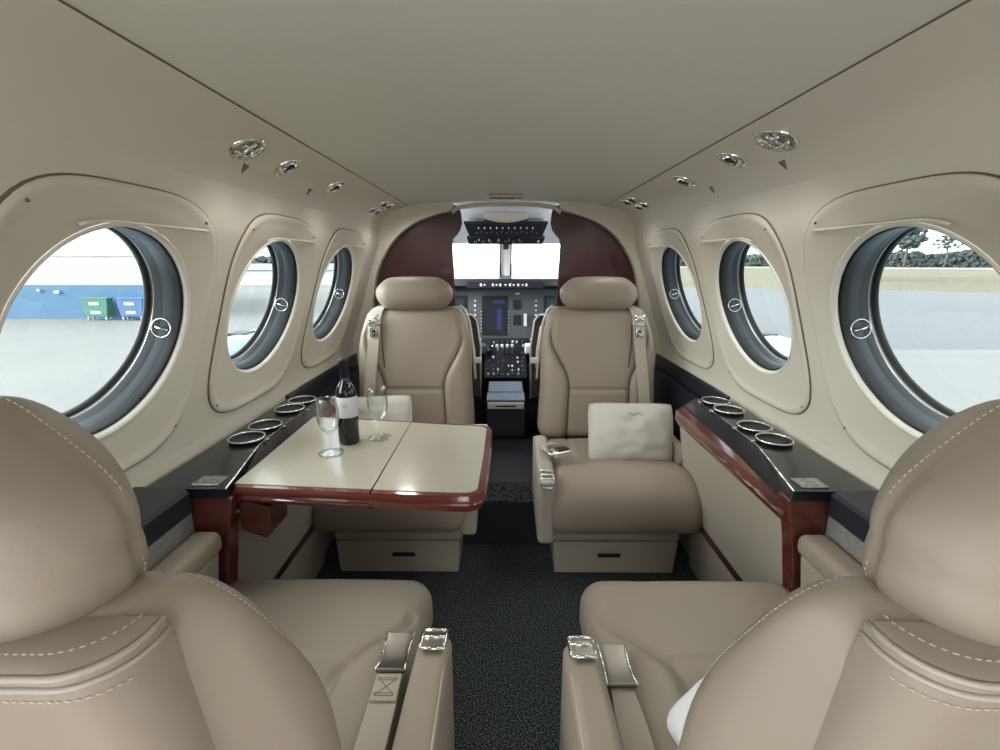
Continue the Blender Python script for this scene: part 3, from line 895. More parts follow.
# shoulder harness on the far seats
def harness(sx, nm):
    t = thing('shoulder_harness', 'beige shoulder harness strap with chrome buckle on the far %s seat' % nm, 'seat belt', (sx*.595,1.99,.5), 0, 'shoulder harnesses on the far seats')
    pts = [(.535,2.075,.935),(.548,2.035,.925),(.556,2.005,.89),(.559,1.985,.83),(.565,1.965,.75),(.574,1.945,.66),(.584,1.925,.55),(.592,1.91,.46)]
    cv = cat([(p[0],p[2]) for p in pts], 5); cy = cat([(p[1],p[2]) for p in pts], 5)
    bm = bmesh.new(); g = []
    for a,b in zip(cv, cy):
        for_ = []
        for u,h in ((-.024,0),(-.0225,.003),(.0225,.003),(.024,0),(.0225,-.003),(-.0225,-.003)):
            for_.append(bm.verts.new((sx*(a.x+u), b.x-h-.012, a.y)))
        g.append(for_)
    for r1,r2 in zip(g, g[1:]):
        for k in range(6): bm.faces.new((r1[k],r1[(k+1)%6],r2[(k+1)%6],r2[k]))
    bm.faces.new(g[0]); bm.faces.new(g[-1])
    part(t, 'strap', bm, M['webbing'], smooth='auto')
    X = sx*.556
    part(t, 'adjuster', rbox(.026,.006,.011,.004, m=(2,1,1), k=3, center=(X,1.978,.868)), M['chrome'])
    for d in (-1,1):
        part(t, 'adjuster_arm', tube([(X-d*.022,1.968,.905),(X,1.964,.893),(X+d*.022,1.968,.881)], .0045), M['chrome'])
    b = part(t, 'buckle', rbox(.017,.005,.021,.004, m=(2,1,2), k=3, center=(X+sx*.002,1.962,.835)), M['chrome'])
    bm = rbox(.006,.002,.006,.001, m=(1,1,1), k=2, center=(X+sx*.002,1.956,.838)); bmesh.ops.transform(bm, matrix=root_matrix(t).inverted(), verts=bm.verts)
    obj('release_slot', bm, M['rubber'], b)
    part(t, 'trim_loop', tube([(sx*.528,2.045,.93),(sx*.535,2.0,.86),(sx*.528,1.97,.76),(sx*.518,1.96,.66)], .0028), M['seam'])
harness(-1, 'left'); harness(1, 'right')

# recline handles and light piping on aisle flank of far seats
for sx, nm in ((-1,'left'),(1,'right')):
    root = ST['fl'] if sx < 0 else ST['fr']
    part(root, 'flank_piping', tube([(sx*.205,2.085,.935),(sx*.182,2.09,.915),(sx*.165,2.10,.86),(sx*.150,2.10,.75),(sx*.140,2.09,.60)], .006), M['piping'])
    part(root, 'recline_handle', rbox(.020,.020,.012,.009, m=(2,2,1), k=4, center=(sx*.132,2.10,.685)), M['piping'])

# loose buckle on the far right seat
t = thing('loose_buckle', 'loose chrome seat belt buckle with black release lying by the armrest', 'buckle', (.195,1.59,.435), .5); t.scale = (1.25,1.25,1.25)
part(t, 'buckle_body', rbox(.026,.020,.011,.006, m=(2,2,1), k=4, center=(0,0,.012)), M['chrome'], mode='local')
part(t, 'release_flap', rbox(.018,.013,.004,.003, m=(2,2,1), k=3, center=(.003,-.004,.0235)), M['rubber'], mode='local')
part(t, 'tongue', rbox(.010,.022,.004,.003, m=(1,2,1), k=3, center=(-.030,.012,.014)), M['chrome'], mode='local')
part(t, 'strap', tube([(-.03,.03,.010),(-.02,.06,.016),(.02,.075,.01),(.05,.07,.004)], .011, flat=.25), M['webbing'], mode='local')

# ------------------------------------------------------------------ pillows
def pillow(name, label, loc, rot, w, h, d, m, cat_='pillow', emb=True, pipe=True):
    t = thing(name, label, cat_, loc, 0, None)
    t.rotation_euler = rot
    bm = bmesh.new(); N = 34
    def P(u, v, s):
        pu, pv = 1-abs(u)**2.4, 1-abs(v)**2.4
        th = d*(max(0,pu*pv))**.60
        x = u*w/2*(1-.035*(1-v*v)-.06*v**4); z = v*h/2*(1-.05*(1-u*u)-.08*u**4)
        wr = .009*noise.noise(Vector((u*3,v*3,s)))*(pu*pv)**.5
        return (x, s*th+wr*s, z)
    for s in (1,-1):
        g = [[bm.verts.new(P(-1+2*i/N,-1+2*j/N,s)) for j in range(N+1)] for i in range(N+1)]
        for i in range(N):
            for j in range(N): bm.faces.new((g[i][j],g[i+1][j],g[i+1][j+1],g[i][j+1]))
    c = part(t, 'cushion_cover', bm, m, mode='local', weld=True)
    if pipe:
        pts = [P(-1+2*k/16,-1,1) for k in range(16)] + [P(1,-1+2*k/16,1) for k in range(16)] + [P(1-2*k/16,1,1) for k in range(16)] + [P(-1,1-2*k/16,1) for k in range(16)]
        part(t, 'piping', tube(pts, .0032, closed=True, seg=6), m, mode='local')
    if emb:
        bm = bmesh.new()
        pts = []
        for k in range(30):
            u = -.16+.36*k/29; v = .66+.045*math.sin(k*1.3)+.02*math.sin(k*.4)
            x,y,z = P(u,v,-1); pts.append((x,y-.0005,z))
        add_tube(bm, pts, .0008, seg=5)
        part(t, 'embroidery', bm, M['mark'], mode='local')
    return t
pillow('throw_pillow', 'square oatmeal pillow leaning on the backrest of the far right seat', (.474,1.690,.482), (math.radians(-20),math.radians(2),math.radians(4)), .335, .245, .055, M['pillow'])
pillow('throw_pillow', 'oatmeal pillow half hidden behind the folding table on the far left seat', (-.535,1.755,.490), (math.radians(-16),math.radians(-4),math.radians(-4)), .34, .24, .055, M['pillow'], emb=False)
pillow('white_cushion', 'rumpled white cushion at the back of the near right seat', (.372,.560,.478), (math.radians(72),math.radians(-10),math.radians(30)), .27, .20, .05, M['white_cloth'], 'cushion', emb=False, pipe=False)

# ------------------------------------------------------------------ aisle step
bm = bmesh.new(); add_box(bm, (-.185,1.70,0), (.185,2.395,.19))
struct(obj('trim_10', bm, M['rubber'], smooth=False))
bm = box((-.18,1.698,.19),(.18,1.86,.202))
o = obj('step_carpet', bm, M['carpet'], smooth=False, bevel=.004); tag(o, 'narrow strip of speckled carpet on top of the black aisle step', 'carpet')

# ------------------------------------------------------------------ cockpit
# floor, sides, roof
struct(obj('trim_11', box((-.66,2.425,-.02),(.66,3.9,.02)), M['rubber'], smooth=False))
bm = bmesh.new()
# roof: from the bulkhead to the top of the windshield
rp = [(2.425,1.42),(2.9,1.40),(3.25,1.285),(3.38,1.245),(3.42,1.262),(3.27,1.32),(2.9,1.435),(2.425,1.46)]
add_prism(bm, [(y,z) for y,z in rp], 'x', -.62, .62)
struct(obj('trim_12', bm, M['cockpit_white'], smooth='auto'))
bm = bmesh.new()
for s in (-1,1):
    add_box(bm, (min(s*.64,s*.67),2.425,0), (max(s*.64,s*.67),3.9,.95))
    add_box(bm, (min(s*.62,s*.66),2.425,.9), (max(s*.62,s*.66),2.75,1.42))
struct(obj('trim_13', bm, M['cockpit_white'], smooth=False))
struct(obj('trim_20', box((-.66,3.66,-.02),(.66,3.70,.96)), M['instr_dark'], smooth=False))
# windshield
ws = thing('windshield', 'bright two-pane cockpit windshield beyond the cockpit opening', 'windshield', (0,3.6,1.0))
for s in (-1,1):
    bm = bmesh.new()
    vs = [bm.verts.new(v) for v in ((s*.03,3.62,.98),(s*.60,3.45,.98),(s*.56,3.30,1.265),(s*.03,3.40,1.265))]
    bm.faces.new(vs)
    part(ws, 'pane', bm, M['windshield'], smooth=False)
    part(ws, 'post', tube([(s*.61,3.46,.95),(s*.57,3.30,1.27)], .02), M['cockpit_white'])
part(ws, 'centre_post', prism([(-.030,.98),(.030,.98),(.034,1.28),(-.034,1.28)], 'y', 3.42, 3.46), M['cockpit_white'], smooth=False)
for s in (-1,1):
    part(ws, 'post_seal', tube([(s*.036,3.415,.98),(s*.040,3.405,1.27)], .006), M['rubber'])
part(ws, 'compass', rbox(.022,.02,.020,.012, m=(2,2,2), k=4, center=(0,3.36,1.225)), M['instr_dark'])
# overhead panel
op = thing('overhead_panel', 'black switch panel hanging under the cockpit roof', 'control panel', (0,3.1,1.35))
def slab_panel(root, nm, y0, z0, y1, z1, wb, wt, m, th=.018):
    """quad from the lower edge (y0,z0) to the upper edge (y1,z1)"""
    n = Vector((0, -(z1-z0), (y1-y0))).normalized()
    if n.y > 0: n = -n
    bm = bmesh.new()
    f = [Vector((-wb,y0,z0)), Vector((wb,y0,z0)), Vector((wt,y1,z1)), Vector((-wt,y1,z1))]
    A = [bm.verts.new(v) for v in f]; B = [bm.verts.new(v-n*th) for v in f]
    bm.faces.new(A); bm.faces.new(B[::-1])
    for i in range(4): bm.faces.new((A[i],A[(i+1)%4],B[(i+1)%4],B[i]))
    p = part(root, nm, bm, m, smooth=False)
    def at(u, v, h=0):
        q0 = f[0].lerp(f[1], u); q1 = f[3].lerp(f[2], u)
        return q0.lerp(q1, v)+n*h
    return p, at
def unit(root, p, bm, nm, m, smooth=False):
    bmesh.ops.transform(bm, matrix=root_matrix(root).inverted(), verts=bm.verts)
    return obj(nm, bm, m, p, smooth=smooth)
p1, at1 = slab_panel(op, 'upper_panel', 3.02,1.275, 2.93,1.345, .225,.250, M['instr_dark'])
p2, at2 = slab_panel(op, 'lower_panel', 3.12,1.232, 3.08,1.268, .235,.245, M['instr_dark'])
def knob(root, p, at, u, v, r, h=.008, m='knob', name='knob'):
    c = at(u,v,0); d = (at(u,v,1)-c).normalized()
    bm = tube([c, c+d*h], r, seg=10); unit(root, p, bm, name, M[m])
for i in range(13): knob(op, p1, at1, .12+.065*i, .30 + .08*(i%2), .0055, m='instr')
for i in range(10): knob(op, p1, at1, .16+.075*i, .68, .004)
for i in range(7): knob(op, p2, at2, .10+.10*i, .45, .009, m='instr')
for i in range(5): knob(op, p2, at2, .15+.13*i, .75, .003)
knob(op, p2, at2, .93, .5, .007, .004)
part(op, 'panel_mount', rbox(.24,.05,.015,.012, m=(2,2,1), k=3, center=(0,3.02,1.355)), M['cockpit_white'])
part(op, 'sun_visor_edge', tube([(.13*u, 2.85, 1.360-.022*(1-u*u)) for u in [-1+k/8 for k in range(17)]], .005), M['rubber'])
part(op, 'visor', prism([(.125*u, 1.362-.020*(1-u*u)) for u in [-1+k/8 for k in range(17)]] + [(.13,1.398),(-.13,1.398)], 'y', 2.853, 2.862), M['shell'], smooth=False)

# instrument panel
ip = thing('instrument_panel', 'grey cockpit instrument panel with glass displays and rows of switches', 'instrument panel', (0,3.35,.6))
pp, at = slab_panel(ip, 'panel_face', 3.30,.555, 3.36,.945, .60,.60, M['instr'], th=.03)
def rect(u0, v0, u1, v1, nm, m, h=.004, root=ip, p=None, atf=None):
    atf = atf or at; p = p or pp
    bm = bmesh.new()
    A = [bm.verts.new(atf(u,v,h)) for u,v in ((u0,v0),(u1,v0),(u1,v1),(u0,v1))]
    B = [bm.verts.new(atf(u,v,-.002)) for u,v in ((u0,v0),(u1,v0),(u1,v1),(u0,v1))]
    bm.faces.new(A)
    for i in range(4): bm.faces.new((A[i],A[(i+1)%4],B[(i+1)%4],B[i]))
    return unit(root, p, bm, nm, M[m])
def U(x): return (x+.60)/1.20
rect(U(-.165),.16,U(.015),.86,'display_bezel','instr_dark',.006)
rect(U(-.148),.24,U(-.002),.80,'display_screen','screen',.008)
rect(U(-.06),.26,U(-.028),.62,'map_trace','screen_blue',.0095)
rect(U(-.09),.72,U(-.004),.78,'map_trace','screen_blue',.0095)
for s in (-1,1):
    c = s*.40
    rect(U(c-.13),.2,U(c+.13),.86,'display_bezel','instr_dark',.006)
    rect(U(c-.105),.28,U(c+.105),.80,'display_screen','screen_green',.008)
rect(U(.055),.62,U(.11),.78,'radio_display','instr_dark',.006)
rect(U(.065),.64,U(.105),.76,'radio_display','screen',.007)
rect(U(.055),.34,U(.11),.52,'radio_display','instr_dark',.006)
rect(U(.065),.36,U(.105),.50,'radio_display','screen',.007)
rect(U(.07),.88,U(.10),.91,'label_plate','knob',.005)
rect(U(.13),.32,U(.15),.54,'gear_lever','knob',.02)
for k in range(7):
    for x in (-.215,.215): knob(ip, pp, at, U(x), .26+.085*k, .006+.002*(k%2))
for k in range(7):
    for x in (-.172,.022): knob(ip, pp, at, U(x), .22+.06*k, .003, .008)
for k in range(16): knob(ip, pp, at, U(-.20+.027*k), .085, .006 if k%3 else .009)
# glareshield with lit annunciator strip
gs = [(3.22,.965),(3.24,1.010),(3.40,1.028),(3.62,1.02),(3.62,.96),(3.40,.94),(3.28,.94)]
part(ip, 'glareshield', prism(gs, 'x', -.62, .62), M['rail'], smooth='auto')
bm = box((-.20,3.262,.945),(.20,3.29,.992)); sp = part(ip, 'annunciator_strip', box((-.26,3.205,.950),(.26,3.24,.995)), M['instr_dark'], smooth=False)
for k,x in enumerate((-.165,-.14,-.085,-.06,-.035,.0,.03,.055,.085,.115,.14)):
    h = .018 if k%2 == 0 else .010
    unit(ip, sp, box((x-.007,3.199,.972-h/2),(x+.006,3.206,.972+h/2)), 'annunciator_light', M['knob'])
# pedestal
pd = thing('centre_pedestal', 'cockpit centre pedestal crowded with radio knobs and levers', 'control console', (0,3.0,.3))
q, atq = slab_panel(pd, 'pedestal_face', 2.92,.40, 3.26,.58, .135,.145, M['instr_dark'], th=.3)
q2, atr = slab_panel(pd, 'radio_stack', 3.24,.50, 3.285,.60, .17,.17, M['instr_dark'], th=.03)
random.seed(3)
for r_ in range(9):
    for c_ in range(8):
        if random.random() < .78:
            knob(pd, q, atq, .09+.117*c_+random.uniform(-.02,.02), .08+.11*r_, random.choice((.005,.006,.008)), random.choice((.006,.014)), random.choice(('knob','knob','steel','instr')))
for k in range(4):
    c = atq(.3+.12*k,.62); bm = tube([c, c+Vector((0,-.02,.06))], .005); unit(pd, q, bm, 'lever', M['steel'])
    c2 = c+Vector((0,-.02,.062)); bm = rbox(.010,.008,.012,.005, m=(1,1,1), k=3, center=tuple(c2)); unit(pd, q, bm, 'lever_knob', M['knob'])
for s in (-1,1):
    part(pd, 'side_box', rbox(.035,.05,.03,.01, m=(1,1,1), k=3, center=(s*.165,3.12,.555)), M['knob' if s > 0 else 'instr'])
# aisle stowage box with two lids
sb = thing('aisle_cabinet', 'low black cabinet with two blue-grey lids and a white slotted tray before the pedestal', 'cabinet', (0,2.6,.18))
part(sb, 'cabinet_body', box((-.105,2.44,.02),(.105,2.86,.385)), M['instr_dark'], smooth=False, bevel=.004)
part(sb, 'lid', prism([(2.60,.388),(2.60,.398),(2.73,.425),(2.73,.388)], 'x', -.098, .098), M['bluegrey'], smooth=False)
part(sb, 'lid', prism([(2.455,.386),(2.455,.392),(2.575,.400),(2.575,.386)], 'x', -.104, .104), M['bluegrey'], smooth=False)
tr = part(sb, 'slotted_tray', box((-.098,2.425,.350),(.098,2.445,.382)), M['knob'], smooth=False)
unit(sb, tr, box((-.055,2.420,.362),(.055,2.427,.369)), 'tray_slot', M['rubber'])

# pilot seats
for s, nm in ((-1,'left'),(1,'right')):
    t = thing('pilot_seat', 'dark brown pilot seat with cream piping in the cockpit, %s side' % nm, 'seat', (s*.36,2.85,0), 0, 'pilot seats')
    o_ = [(.155,.30),(.150,.62),(.172,.78),(.20,.815),(.27,.82),(.36,.90),(.52,.90),(.57,.80),(.58,.30)]
    part(t, 'backrest', prism([(s*x,z) for x,z in o_], 'y', 2.80, 2.88), M['brown_leather'], smooth='auto', bevel=.008)
    part(t, 'piping', tube([(s*x,2.797,z) for x,z in o_[:8]], .0055), M['piping'])
    part(t, 'harness_strap', tube([(s*.262,2.78,.84),(s*.205,2.775,.74),(s*.185,2.77,.60),(s*.182,2.77,.50)], .010, flat=.4), M['piping'])
    part(t, 'seat_cushion', rbox(.21,.22,.05,.03, m=(4,4,2), center=(s*.365,3.08,.38)), M['brown_leather'])
    part(t, 'seat_base', box((min(s*.22,s*.5),2.86,.02),(max(s*.22,s*.5),3.2,.33)), M['instr_dark'], smooth=False)

# ------------------------------------------------------------------ outside
GZ = -1.2
def ground_mat():
    m = D.materials.new('apron_concrete'); m.use_nodes = True
    nt = m.node_tree; b = nt.nodes['Principled BSDF']; b.inputs['Roughness'].default_value = .8
    tc = nt.nodes.new('ShaderNodeTexCoord')
    n = nt.nodes.new('ShaderNodeTexNoise'); n.inputs['Scale'].default_value = .25; n.inputs['Detail'].default_value = 8
    nt.links.new(tc.outputs['Object'], n.inputs['Vector'])
    r = nt.nodes.new('ShaderNodeValToRGB'); r.color_ramp.elements[0].position = .3; r.color_ramp.elements[1].position = .7
    r.color_ramp.elements[0].color = (.175,.172,.168,1); r.color_ramp.elements[1].color = (.205,.202,.192,1)
    nt.links.new(n.outputs['Fac'], r.inputs['Fac'])
    br = nt.nodes.new('ShaderNodeTexBrick'); br.offset = 0; br.inputs['Scale'].default_value = .17; br.inputs['Mortar Size'].default_value = .004
    br.inputs['Brick Width'].default_value = 1; br.inputs['Row Height'].default_value = 1
    br.inputs['Color1'].default_value = (1,1,1,1); br.inputs['Color2'].default_value = (.96,.96,.96,1); br.inputs['Mortar'].default_value = (.55,.55,.55,1)
    nt.links.new(tc.outputs['Object'], br.inputs['Vector'])
    mx = nt.nodes.new('ShaderNodeMix'); mx.data_type = 'RGBA'; mx.blend_type = 'MULTIPLY'; mx.inputs[0].default_value = 1
    nt.links.new(r.outputs['Color'], mx.inputs[6]); nt.links.new(br.outputs['Color'], mx.inputs[7])
    nt.links.new(mx.outputs[2], b.inputs['Base Color'])
    return m
M['apron'] = ground_mat()
M['grass'] = mat('dry_grass', (.145,.128,.076), .9, noise_amt=.22, nscale=.05)
M['road'] = mat('pale_taxiway', (.14,.142,.146), .8, noise_amt=.06, nscale=.1)
M['hwhite'] = mat('hangar_white', (.47,.49,.50), .6)
M['hblue'] = mat('hangar_blue', (.07,.16,.27), .6)
M['green_bin'] = mat('bin_green', (.07,.20,.14), .5)
M['blue_bin'] = mat('bin_blue', (.07,.15,.31), .5)
M['foliage'] = mat('foliage', (.085,.11,.10), .9, noise_amt=.4, nscale=.4)
M['haze_tree'] = mat('far_foliage', (.088,.105,.103), 1, noise_amt=.25, nscale=.15, spec=0)  # distance haze is mixed into this foliage colour
M['bark'] = mat('bark', (.12,.10,.09), .9)
M['aircraft'] = mat('aircraft_paint', (.22,.29,.34), .25, coat=.5)
M['aircraft_blue'] = mat('aircraft_blue', (.12,.33,.58), .25, coat=.5)
struct(obj('ground', box((-600,-400,GZ-.3),(600,900,GZ)), M['apron'], smooth=False))
# grass field on the right, road edges
def field(nm, pts, z, m, lab):
    bm = prism(pts, 'z', GZ-.02, GZ+z); return struct(obj(nm, bm, m, smooth=False), lab)
field('ground_taxiway', [(3,12.8),(300,12.8),(500,300),(20,300)], .006, M['road'], 'pale grey taxiway past the right windows')
field('ground_grass', [(-30,65.4),(260,-49),(700,-220),(800,700),(20,700)], .02, M['grass'], 'dry yellow-green grass field beyond the taxiway')
field('ground_grass_strip', [(40,62),(330,-52),(345,-30),(50,86)], .035, mat('brown_grass', (.12,.10,.062), .9, noise_amt=.2, nscale=.05), 'browner band of mown grass in the airfield')
field('ground_perimeter_road', [(-40,330),(400,-20),(408,-8),(-30,345)], .06, mat('white_road', (.55,.55,.54), .8), 'white perimeter road in front of the far trees')
# hangar
hg = thing('hangar', 'long white hangar with a blue lower band across the apron', 'building', (-20,18.6,GZ))
HP = [(-60,19.6),(-14.6,19.6),(-22.5,31),(-60,31)]
part(hg, 'upper_wall', prism(HP,'z',.206,7.5), M['hwhite'], smooth=False)
part(hg, 'lower_wall', prism(HP,'z',GZ,.206), M['hblue'], smooth=False)
part(hg, 'gutter_line', box((-60,19.55,1.36),(-14.6,19.6,1.42)), M['steel'], smooth=False)
part(hg, 'wall_fixture', box((-19.3,19.5,-.06),(-19.18,19.6,.04)), M['hwhite'], smooth=False)
part(hg, 'wall_fixture', box((-18.6,19.5,-.14),(-18.4,19.6,-.02)), M['hwhite'], smooth=False)
def dumpster(x, m, lab):
    t = thing('dumpster', lab, 'dumpster', (x,19.2,GZ), 0, 'dumpsters by the hangar wall'); t.scale = (.92,.40,.97)
    part(t, 'bin_body', prism([(-.48,.17),(.48,.17),(.58,.88),(-.58,.88)], 'y', -.38, .38), m, mode='local', smooth=False, bevel=.03)
    part(t, 'lid', prism([(-.62,.88),(.62,.88),(.60,.95),(-.60,.95)], 'y', -.42, .42), m, mode='local', smooth=False, bevel=.02)
    for z in (.34,.70): part(t, 'sticker', box((-.22,-.45 if z > .5 else -.41,z-.06),(.22,-.38,z+.06)), M['hwhite'], mode='local', smooth=False)
    for sx in (-.4,.4):
        for sy in (-.28,.28):
            part(t, 'caster', lathe([(0,-.03),(.085,-.03),(.085,.03),(0,.03)], seg=16, mtx=Matrix.Translation((sx,sy,.085)) @ Matrix.Rotation(PI/2,4,'Y')), M['hwhite'], mode='local')
dumpster(-16.62, M['green_bin'], 'green wheeled dumpster in front of the hangar blue band')
dumpster(-15.18, M['blue_bin'], 'blue wheeled dumpster beside the green one')
# long low building further down on the left
lb = thing('terminal_building', 'long pale low building seen through the middle left window', 'building', (-30,52,GZ))
part(lb, 'wall', box((-48,50,GZ),(-8,58,.95)), mat('pale_cladding', (.50,.56,.62), .6), smooth=False)
part(lb, 'base_band', box((-48,49.95,GZ),(-8,50,GZ+.9)), mat('pale_base', (.62,.65,.66), .6), smooth=False)
for k in range(26):
    x = -47+1.5*k
    part(lb, 'roof_post', box((x,49.9,.95),(x+.12,50.1,1.7+.35*((k*7)%3))), M['road'], smooth=False)
part(lb, 'cladding_seam', box((-48,49.92,.25),(-8,50,.32)), M['road'], smooth=False)

# trees
_t = bmesh.new(); bmesh.ops.create_icosphere(_t, subdivisions=2, radius=1)
ICO_V = [v.co.copy() for v in _t.verts]; ICO_F = [[v.index for v in f.verts] for f in _t.faces]; _t.free()
class Leaves:
    def __init__(self): self.v = []; self.f = []
    def add(self, c, r, flat=.8, jit=.35):
        n = len(self.v)
        for q in ICO_V:
            k = r*(1+random.uniform(-jit,jit)); self.v.append((c[0]+q.x*k, c[1]+q.y*k, c[2]+q.z*k*flat))
        self.f += [[i+n for i in f] for f in ICO_F]
    def build(self, name, m, parent=None):
        me = D.meshes.new(name); me.from_pydata(self.v, [], self.f); me.materials.append(m)
        return link(D.objects.new(name, me), parent)
random.seed(11)
def tree(x, y, h, lab, crown, sparse=False):
    t = thing('tree', lab, 'tree', (x,y,GZ), 0, 'trees beyond the airfield')
    tr = tube([(0,0,0),(.2,0,h*.35),(0,.1,h*.7),(.1,0,h*.9)], [h*.03,h*.022,h*.014,h*.006])
    for k in range(5):
        a = k*1.3; add_tube(tr, [(0,0,h*(.4+.08*k)),(h*.13*math.cos(a),h*.13*math.sin(a),h*(.55+.08*k)),(h*.2*math.cos(a),h*.2*math.sin(a),h*(.62+.08*k))], [h*.012,h*.008,h*.003])
    part(t, 'trunk', tr, M['bark'], mode='local')
    L = Leaves()
    for k in range(60 if sparse else 260):
        a = random.uniform(0,2*PI); z = random.uniform(.42 if not sparse else .6,.98)
        rr = crown*math.sqrt(max(.05, 1-((z-.70)/.32)**2))*random.uniform(.1,.95)
        L.add((rr*math.cos(a), rr*math.sin(a), h*z), crown*random.uniform(.07,.15)*(.8 if sparse else 1))
    L.build('crown', M['haze_tree'], t)
from_u = lambda ratio, d: (ratio*d/math.hypot(1,ratio), d/math.hypot(1,ratio))
x,y = from_u(.822, 290); tree(x, y, 19.5, 'tall spreading tree rising above the tree line, left side of near right window', 7.0)
x,y = from_u(.905, 290); tree(x, y, 14.0, 'thin sparse tree right of the tall spreading tree', 5.5, True)
L = Leaves()
for k in range(7000):
    rat = .36+.000134*k
    hh_ = 6.2+2.6*noise.noise(Vector((rat*14,0,0)))+1.6*noise.noise(Vector((rat*55,3,0)))+ 3.2*sm(.90,.98,rat)
    x,y = from_u(rat, 306+random.uniform(-6,6))
    L.add((x,y,GZ+hh_*random.uniform(.0,.96)), random.uniform(.35,.95), 1.0, .5)
o = L.build('tree_belt', M['haze_tree']); tag(o, 'dense low belt of grey-green trees along the airfield horizon', 'trees', kind='stuff')
L = Leaves()
for k in range(700):
    rat = -(.30+.0006*k)
    x,y = from_u(rat, 150+random.uniform(-5,8)); hh_ = 3.4+1.6*noise.noise(Vector((rat*40,0,0)))
    L.add((x,y,GZ+hh_*random.uniform(0,1)), random.uniform(.5,1.1), 1.0)
o = L.build('tree_belt', M['haze_tree']); tag(o, 'distant hazy trees behind the pale low building, left windows', 'trees', kind='stuff')

# wings, nacelles, propellers
for s, nm in ((-1,'left'),(1,'right')):
    w = thing('aircraft_wing', 'pale blue-white wing of the aircraft outside the %s windows' % nm, 'wing', (s*2,1.8,0))
    bm = bmesh.new()
    rings = []
    for X, y0, y1, zc_, th in ((.85,.75,2.95,-.12,.17),(2.6,.85,2.85,-.05,.15),(7.4,1.25,2.45,.35,.07)):
        rg = []
        for k in range(24):
            a = 2*PI*k/24
            yy = (y0+y1)/2+(y1-y0)/2*math.cos(a)
            zz = zc_+th*math.sin(a)*(.55+.45*math.cos(a)**1) if math.cos(a) > -1 else zc_
            rg.append(bm.verts.new((s*X, yy, zz)))
        rings.append(rg)
    for a,b in zip(rings, rings[1:]):
        for k in range(24): bm.faces.new((a[k],a[(k+1)%24],b[(k+1)%24],b[k]))
    bm.faces.new(rings[0]); bm.faces.new(rings[-1])
    part(w, 'wing_panel', bm, M['aircraft'], smooth='auto')
    n = part(w, 'nacelle', lathe([(0,.0),(.06,.02),(.10,.8),(.17,1.6),(.30,2.6),(.38,3.3),(.385,4.0),(.31,4.4),(.18,4.6),(0,4.62)], mtx=Matrix.Translation((s*2.6,.95,.05)) @ Matrix.Rotation(-PI/2,4,'X'), seg=32), M['aircraft'])
    bm = tube([(s*2.32,5.1,.10),(s*2.24,5.0,.14),(s*2.18,4.8,.18)], .07); unit(w, n, bm, 'exhaust_stack', M['steel'], True)
    bm = box((s*2.6-.13,4.55,.410),(s*2.6+.05,4.78,.438)); unit(w, n, bm, 'cowling_vent', M['rubber'])
    bm = lathe([(.379,-.02),(.383,0),(.382,.02)], mtx=Matrix.Translation((s*2.6,4.28,.05)) @ Matrix.Rotation(-PI/2,4,'X')); unit(w, n, bm, 'cowling_band', M['aircraft_blue'], True)
    p = thing('propeller', 'dark bladed propeller at rest on the %s engine' % nm, 'propeller', (s*2.6,5.60,.05))
    part(p, 'spinner', lathe([(.17,-.02),(.165,.08),(.11,.22),(.04,.31),(0,.33)], mtx=Matrix.Rotation(-PI/2,4,'X')), M['chrome'], mode='local')
    for k in range(3):
        a = PI/2 + k*2*PI/3
        bm = bmesh.new(); rg = []
        for r_, c_, tw in ((.10,.05,1.2),(.30,.085,.9),(.60,.095,.6),(.90,.085,.4),(1.08,.055,.3)):
            ring = []
            for j in range(10):
                b = 2*PI*j/10; lx = c_*math.cos(b); ly = .012*math.sin(b)
                x1 = lx*math.cos(tw)-ly*math.sin(tw); y1 = lx*math.sin(tw)+ly*math.cos(tw)
                v = Vector((x1, y1, r_)); v = Matrix.Rotation(a-PI/2,4,'Y') @ v
                ring.append(bm.verts.new(v+Vector((0,.05,0))))
            rg.append(ring)
        for q1,q2_ in zip(rg, rg[1:]):
            for j in range(10): bm.faces.new((q1[j],q1[(j+1)%10],q2_[(j+1)%10],q2_[j]))
        bm.faces.new(rg[0]); bm.faces.new(rg[-1])
        part(p, 'blade', bm, M['rubber'], mode='local')

# outer fuselage skin, so no light leaks from above
bm = bmesh.new()
for a in range(0, 1):
    pts = [(1.0*math.cos(math.radians(t)), .62+.92*math.sin(math.radians(t))) for t in range(50, 131, 5)]
    add_prism(bm, pts + [(x*.985, z*.992) for x,z in pts[::-1]], 'y', -1.38, 2.6)
struct(obj('fuselage_roof', bm, M['aircraft'], smooth='auto'), 'outer skin of the fuselage above the cabin')

# ------------------------------------------------------------------ light
w = D.worlds.new('sky'); bpy.context.scene.world = w; w.use_nodes = True
nt = w.node_tree; bg = nt.nodes['Background']
tc = nt.nodes.new('ShaderNodeTexCoord'); nz = nt.nodes.new('ShaderNodeTexNoise'); nz.inputs['Scale'].default_value = 2.5; nz.inputs['Detail'].default_value = 5
rp_ = nt.nodes.new('ShaderNodeValToRGB'); rp_.color_ramp.elements[0].color = (.90,.96,1,1); rp_.color_ramp.elements[1].color = (1,1,.99,1)
rp_.color_ramp.elements[0].position = .35; rp_.color_ramp.elements[1].position = .65
nt.links.new(tc.outputs['Generated'], nz.inputs['Vector']); nt.links.new(nz.outputs['Fac'], rp_.inputs['Fac']); nt.links.new(rp_.outputs['Color'], bg.inputs['Color'])
bg.inputs['Strength'].default_value = 3.6

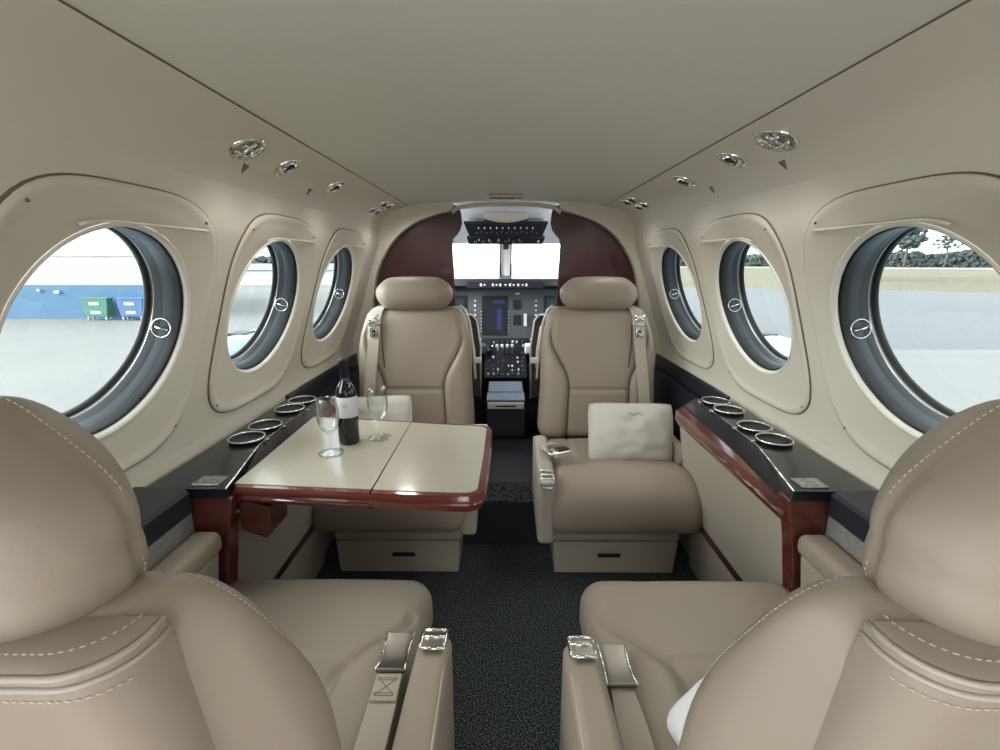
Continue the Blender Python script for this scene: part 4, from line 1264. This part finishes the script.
def lamp(name, kind, loc, rot, energy, size=.1, col=(1,.95,.88), sy=None, spot=None):
    l = D.lights.new(name, kind); l.energy = energy; l.color = col
    if kind == 'AREA':
        l.size = size
        if sy: l.shape = 'RECTANGLE'; l.size_y = sy
    elif kind == 'SPOT':
        l.shadow_soft_size = size; l.spot_size = spot or 2.4; l.spot_blend = .8
    else: l.shadow_soft_size = size
    o = D.objects.new(name, l); C.objects.link(o); o.location = loc; o.rotation_euler = rot
    return o
# sun and aft lights
sun = D.lights.new('hazy_sun', 'SUN'); sun.energy = 17; sun.angle = math.radians(70); sun.color = (1,.97,.92)
so_ = D.objects.new('hazy_sun', sun); C.objects.link(so_)
so_.rotation_euler = Vector((-1,-.25,.45)).to_track_quat('Z','Y').to_euler()
lamp('aft_fill_light', 'AREA', (0,-.72,1.37), (0,0,0), 2.2, .8, (1,.98,.95), 1.1)  # added to fill the cabin from behind, out of view
lamp('door_daylight', 'AREA', (-.66,-.70,.50), (math.radians(98),0,math.radians(-52)), 8, .5, (.95,.98,1), 1.0)
for side, ys_, X in ((-1,(1.065,1.255,1.58,2.16),.50),(1,(1.03,1.215,1.52,2.06),.485)):
    for k, yy in enumerate(ys_):
        lamp('overhead_fill_spot', 'SPOT', (side*X, yy, 1.335), (0, side*math.radians(18), 0), (1.6,1.3,1.3,1.8)[k], .05, (1,.96,.90), spot=2.9)  # spots added under the ceiling lamps and vents to fill the cabin
lamp('cockpit_fill_light', 'POINT', (-.44,2.75,1.26), (0,0,0), 1.6, .06, (.93,.97,1))  # two fill lights added behind the bulkhead panels to brighten the cockpit
lamp('cockpit_fill_light', 'POINT', (.44,2.75,1.26), (0,0,0), 1.6, .06, (.93,.97,1))

# ------------------------------------------------------------------ camera
cd = D.cameras.new('camera'); cam = D.objects.new('camera', cd); C.objects.link(cam)
cam.location = (-.01, 0, 1.12)
cam.rotation_euler = (math.radians(90-13.5), 0, math.radians(.49))
cd.sensor_width = 36; cd.lens = 470/1000*36; cd.clip_start = .01; cd.clip_end = 3000
sc = bpy.context.scene; sc.camera = cam
sc.view_settings.view_transform = 'Standard'; sc.view_settings.look = 'None'; sc.view_settings.gamma = 1; sc.view_settings.use_curve_mapping = False
sc.view_settings.exposure = .5
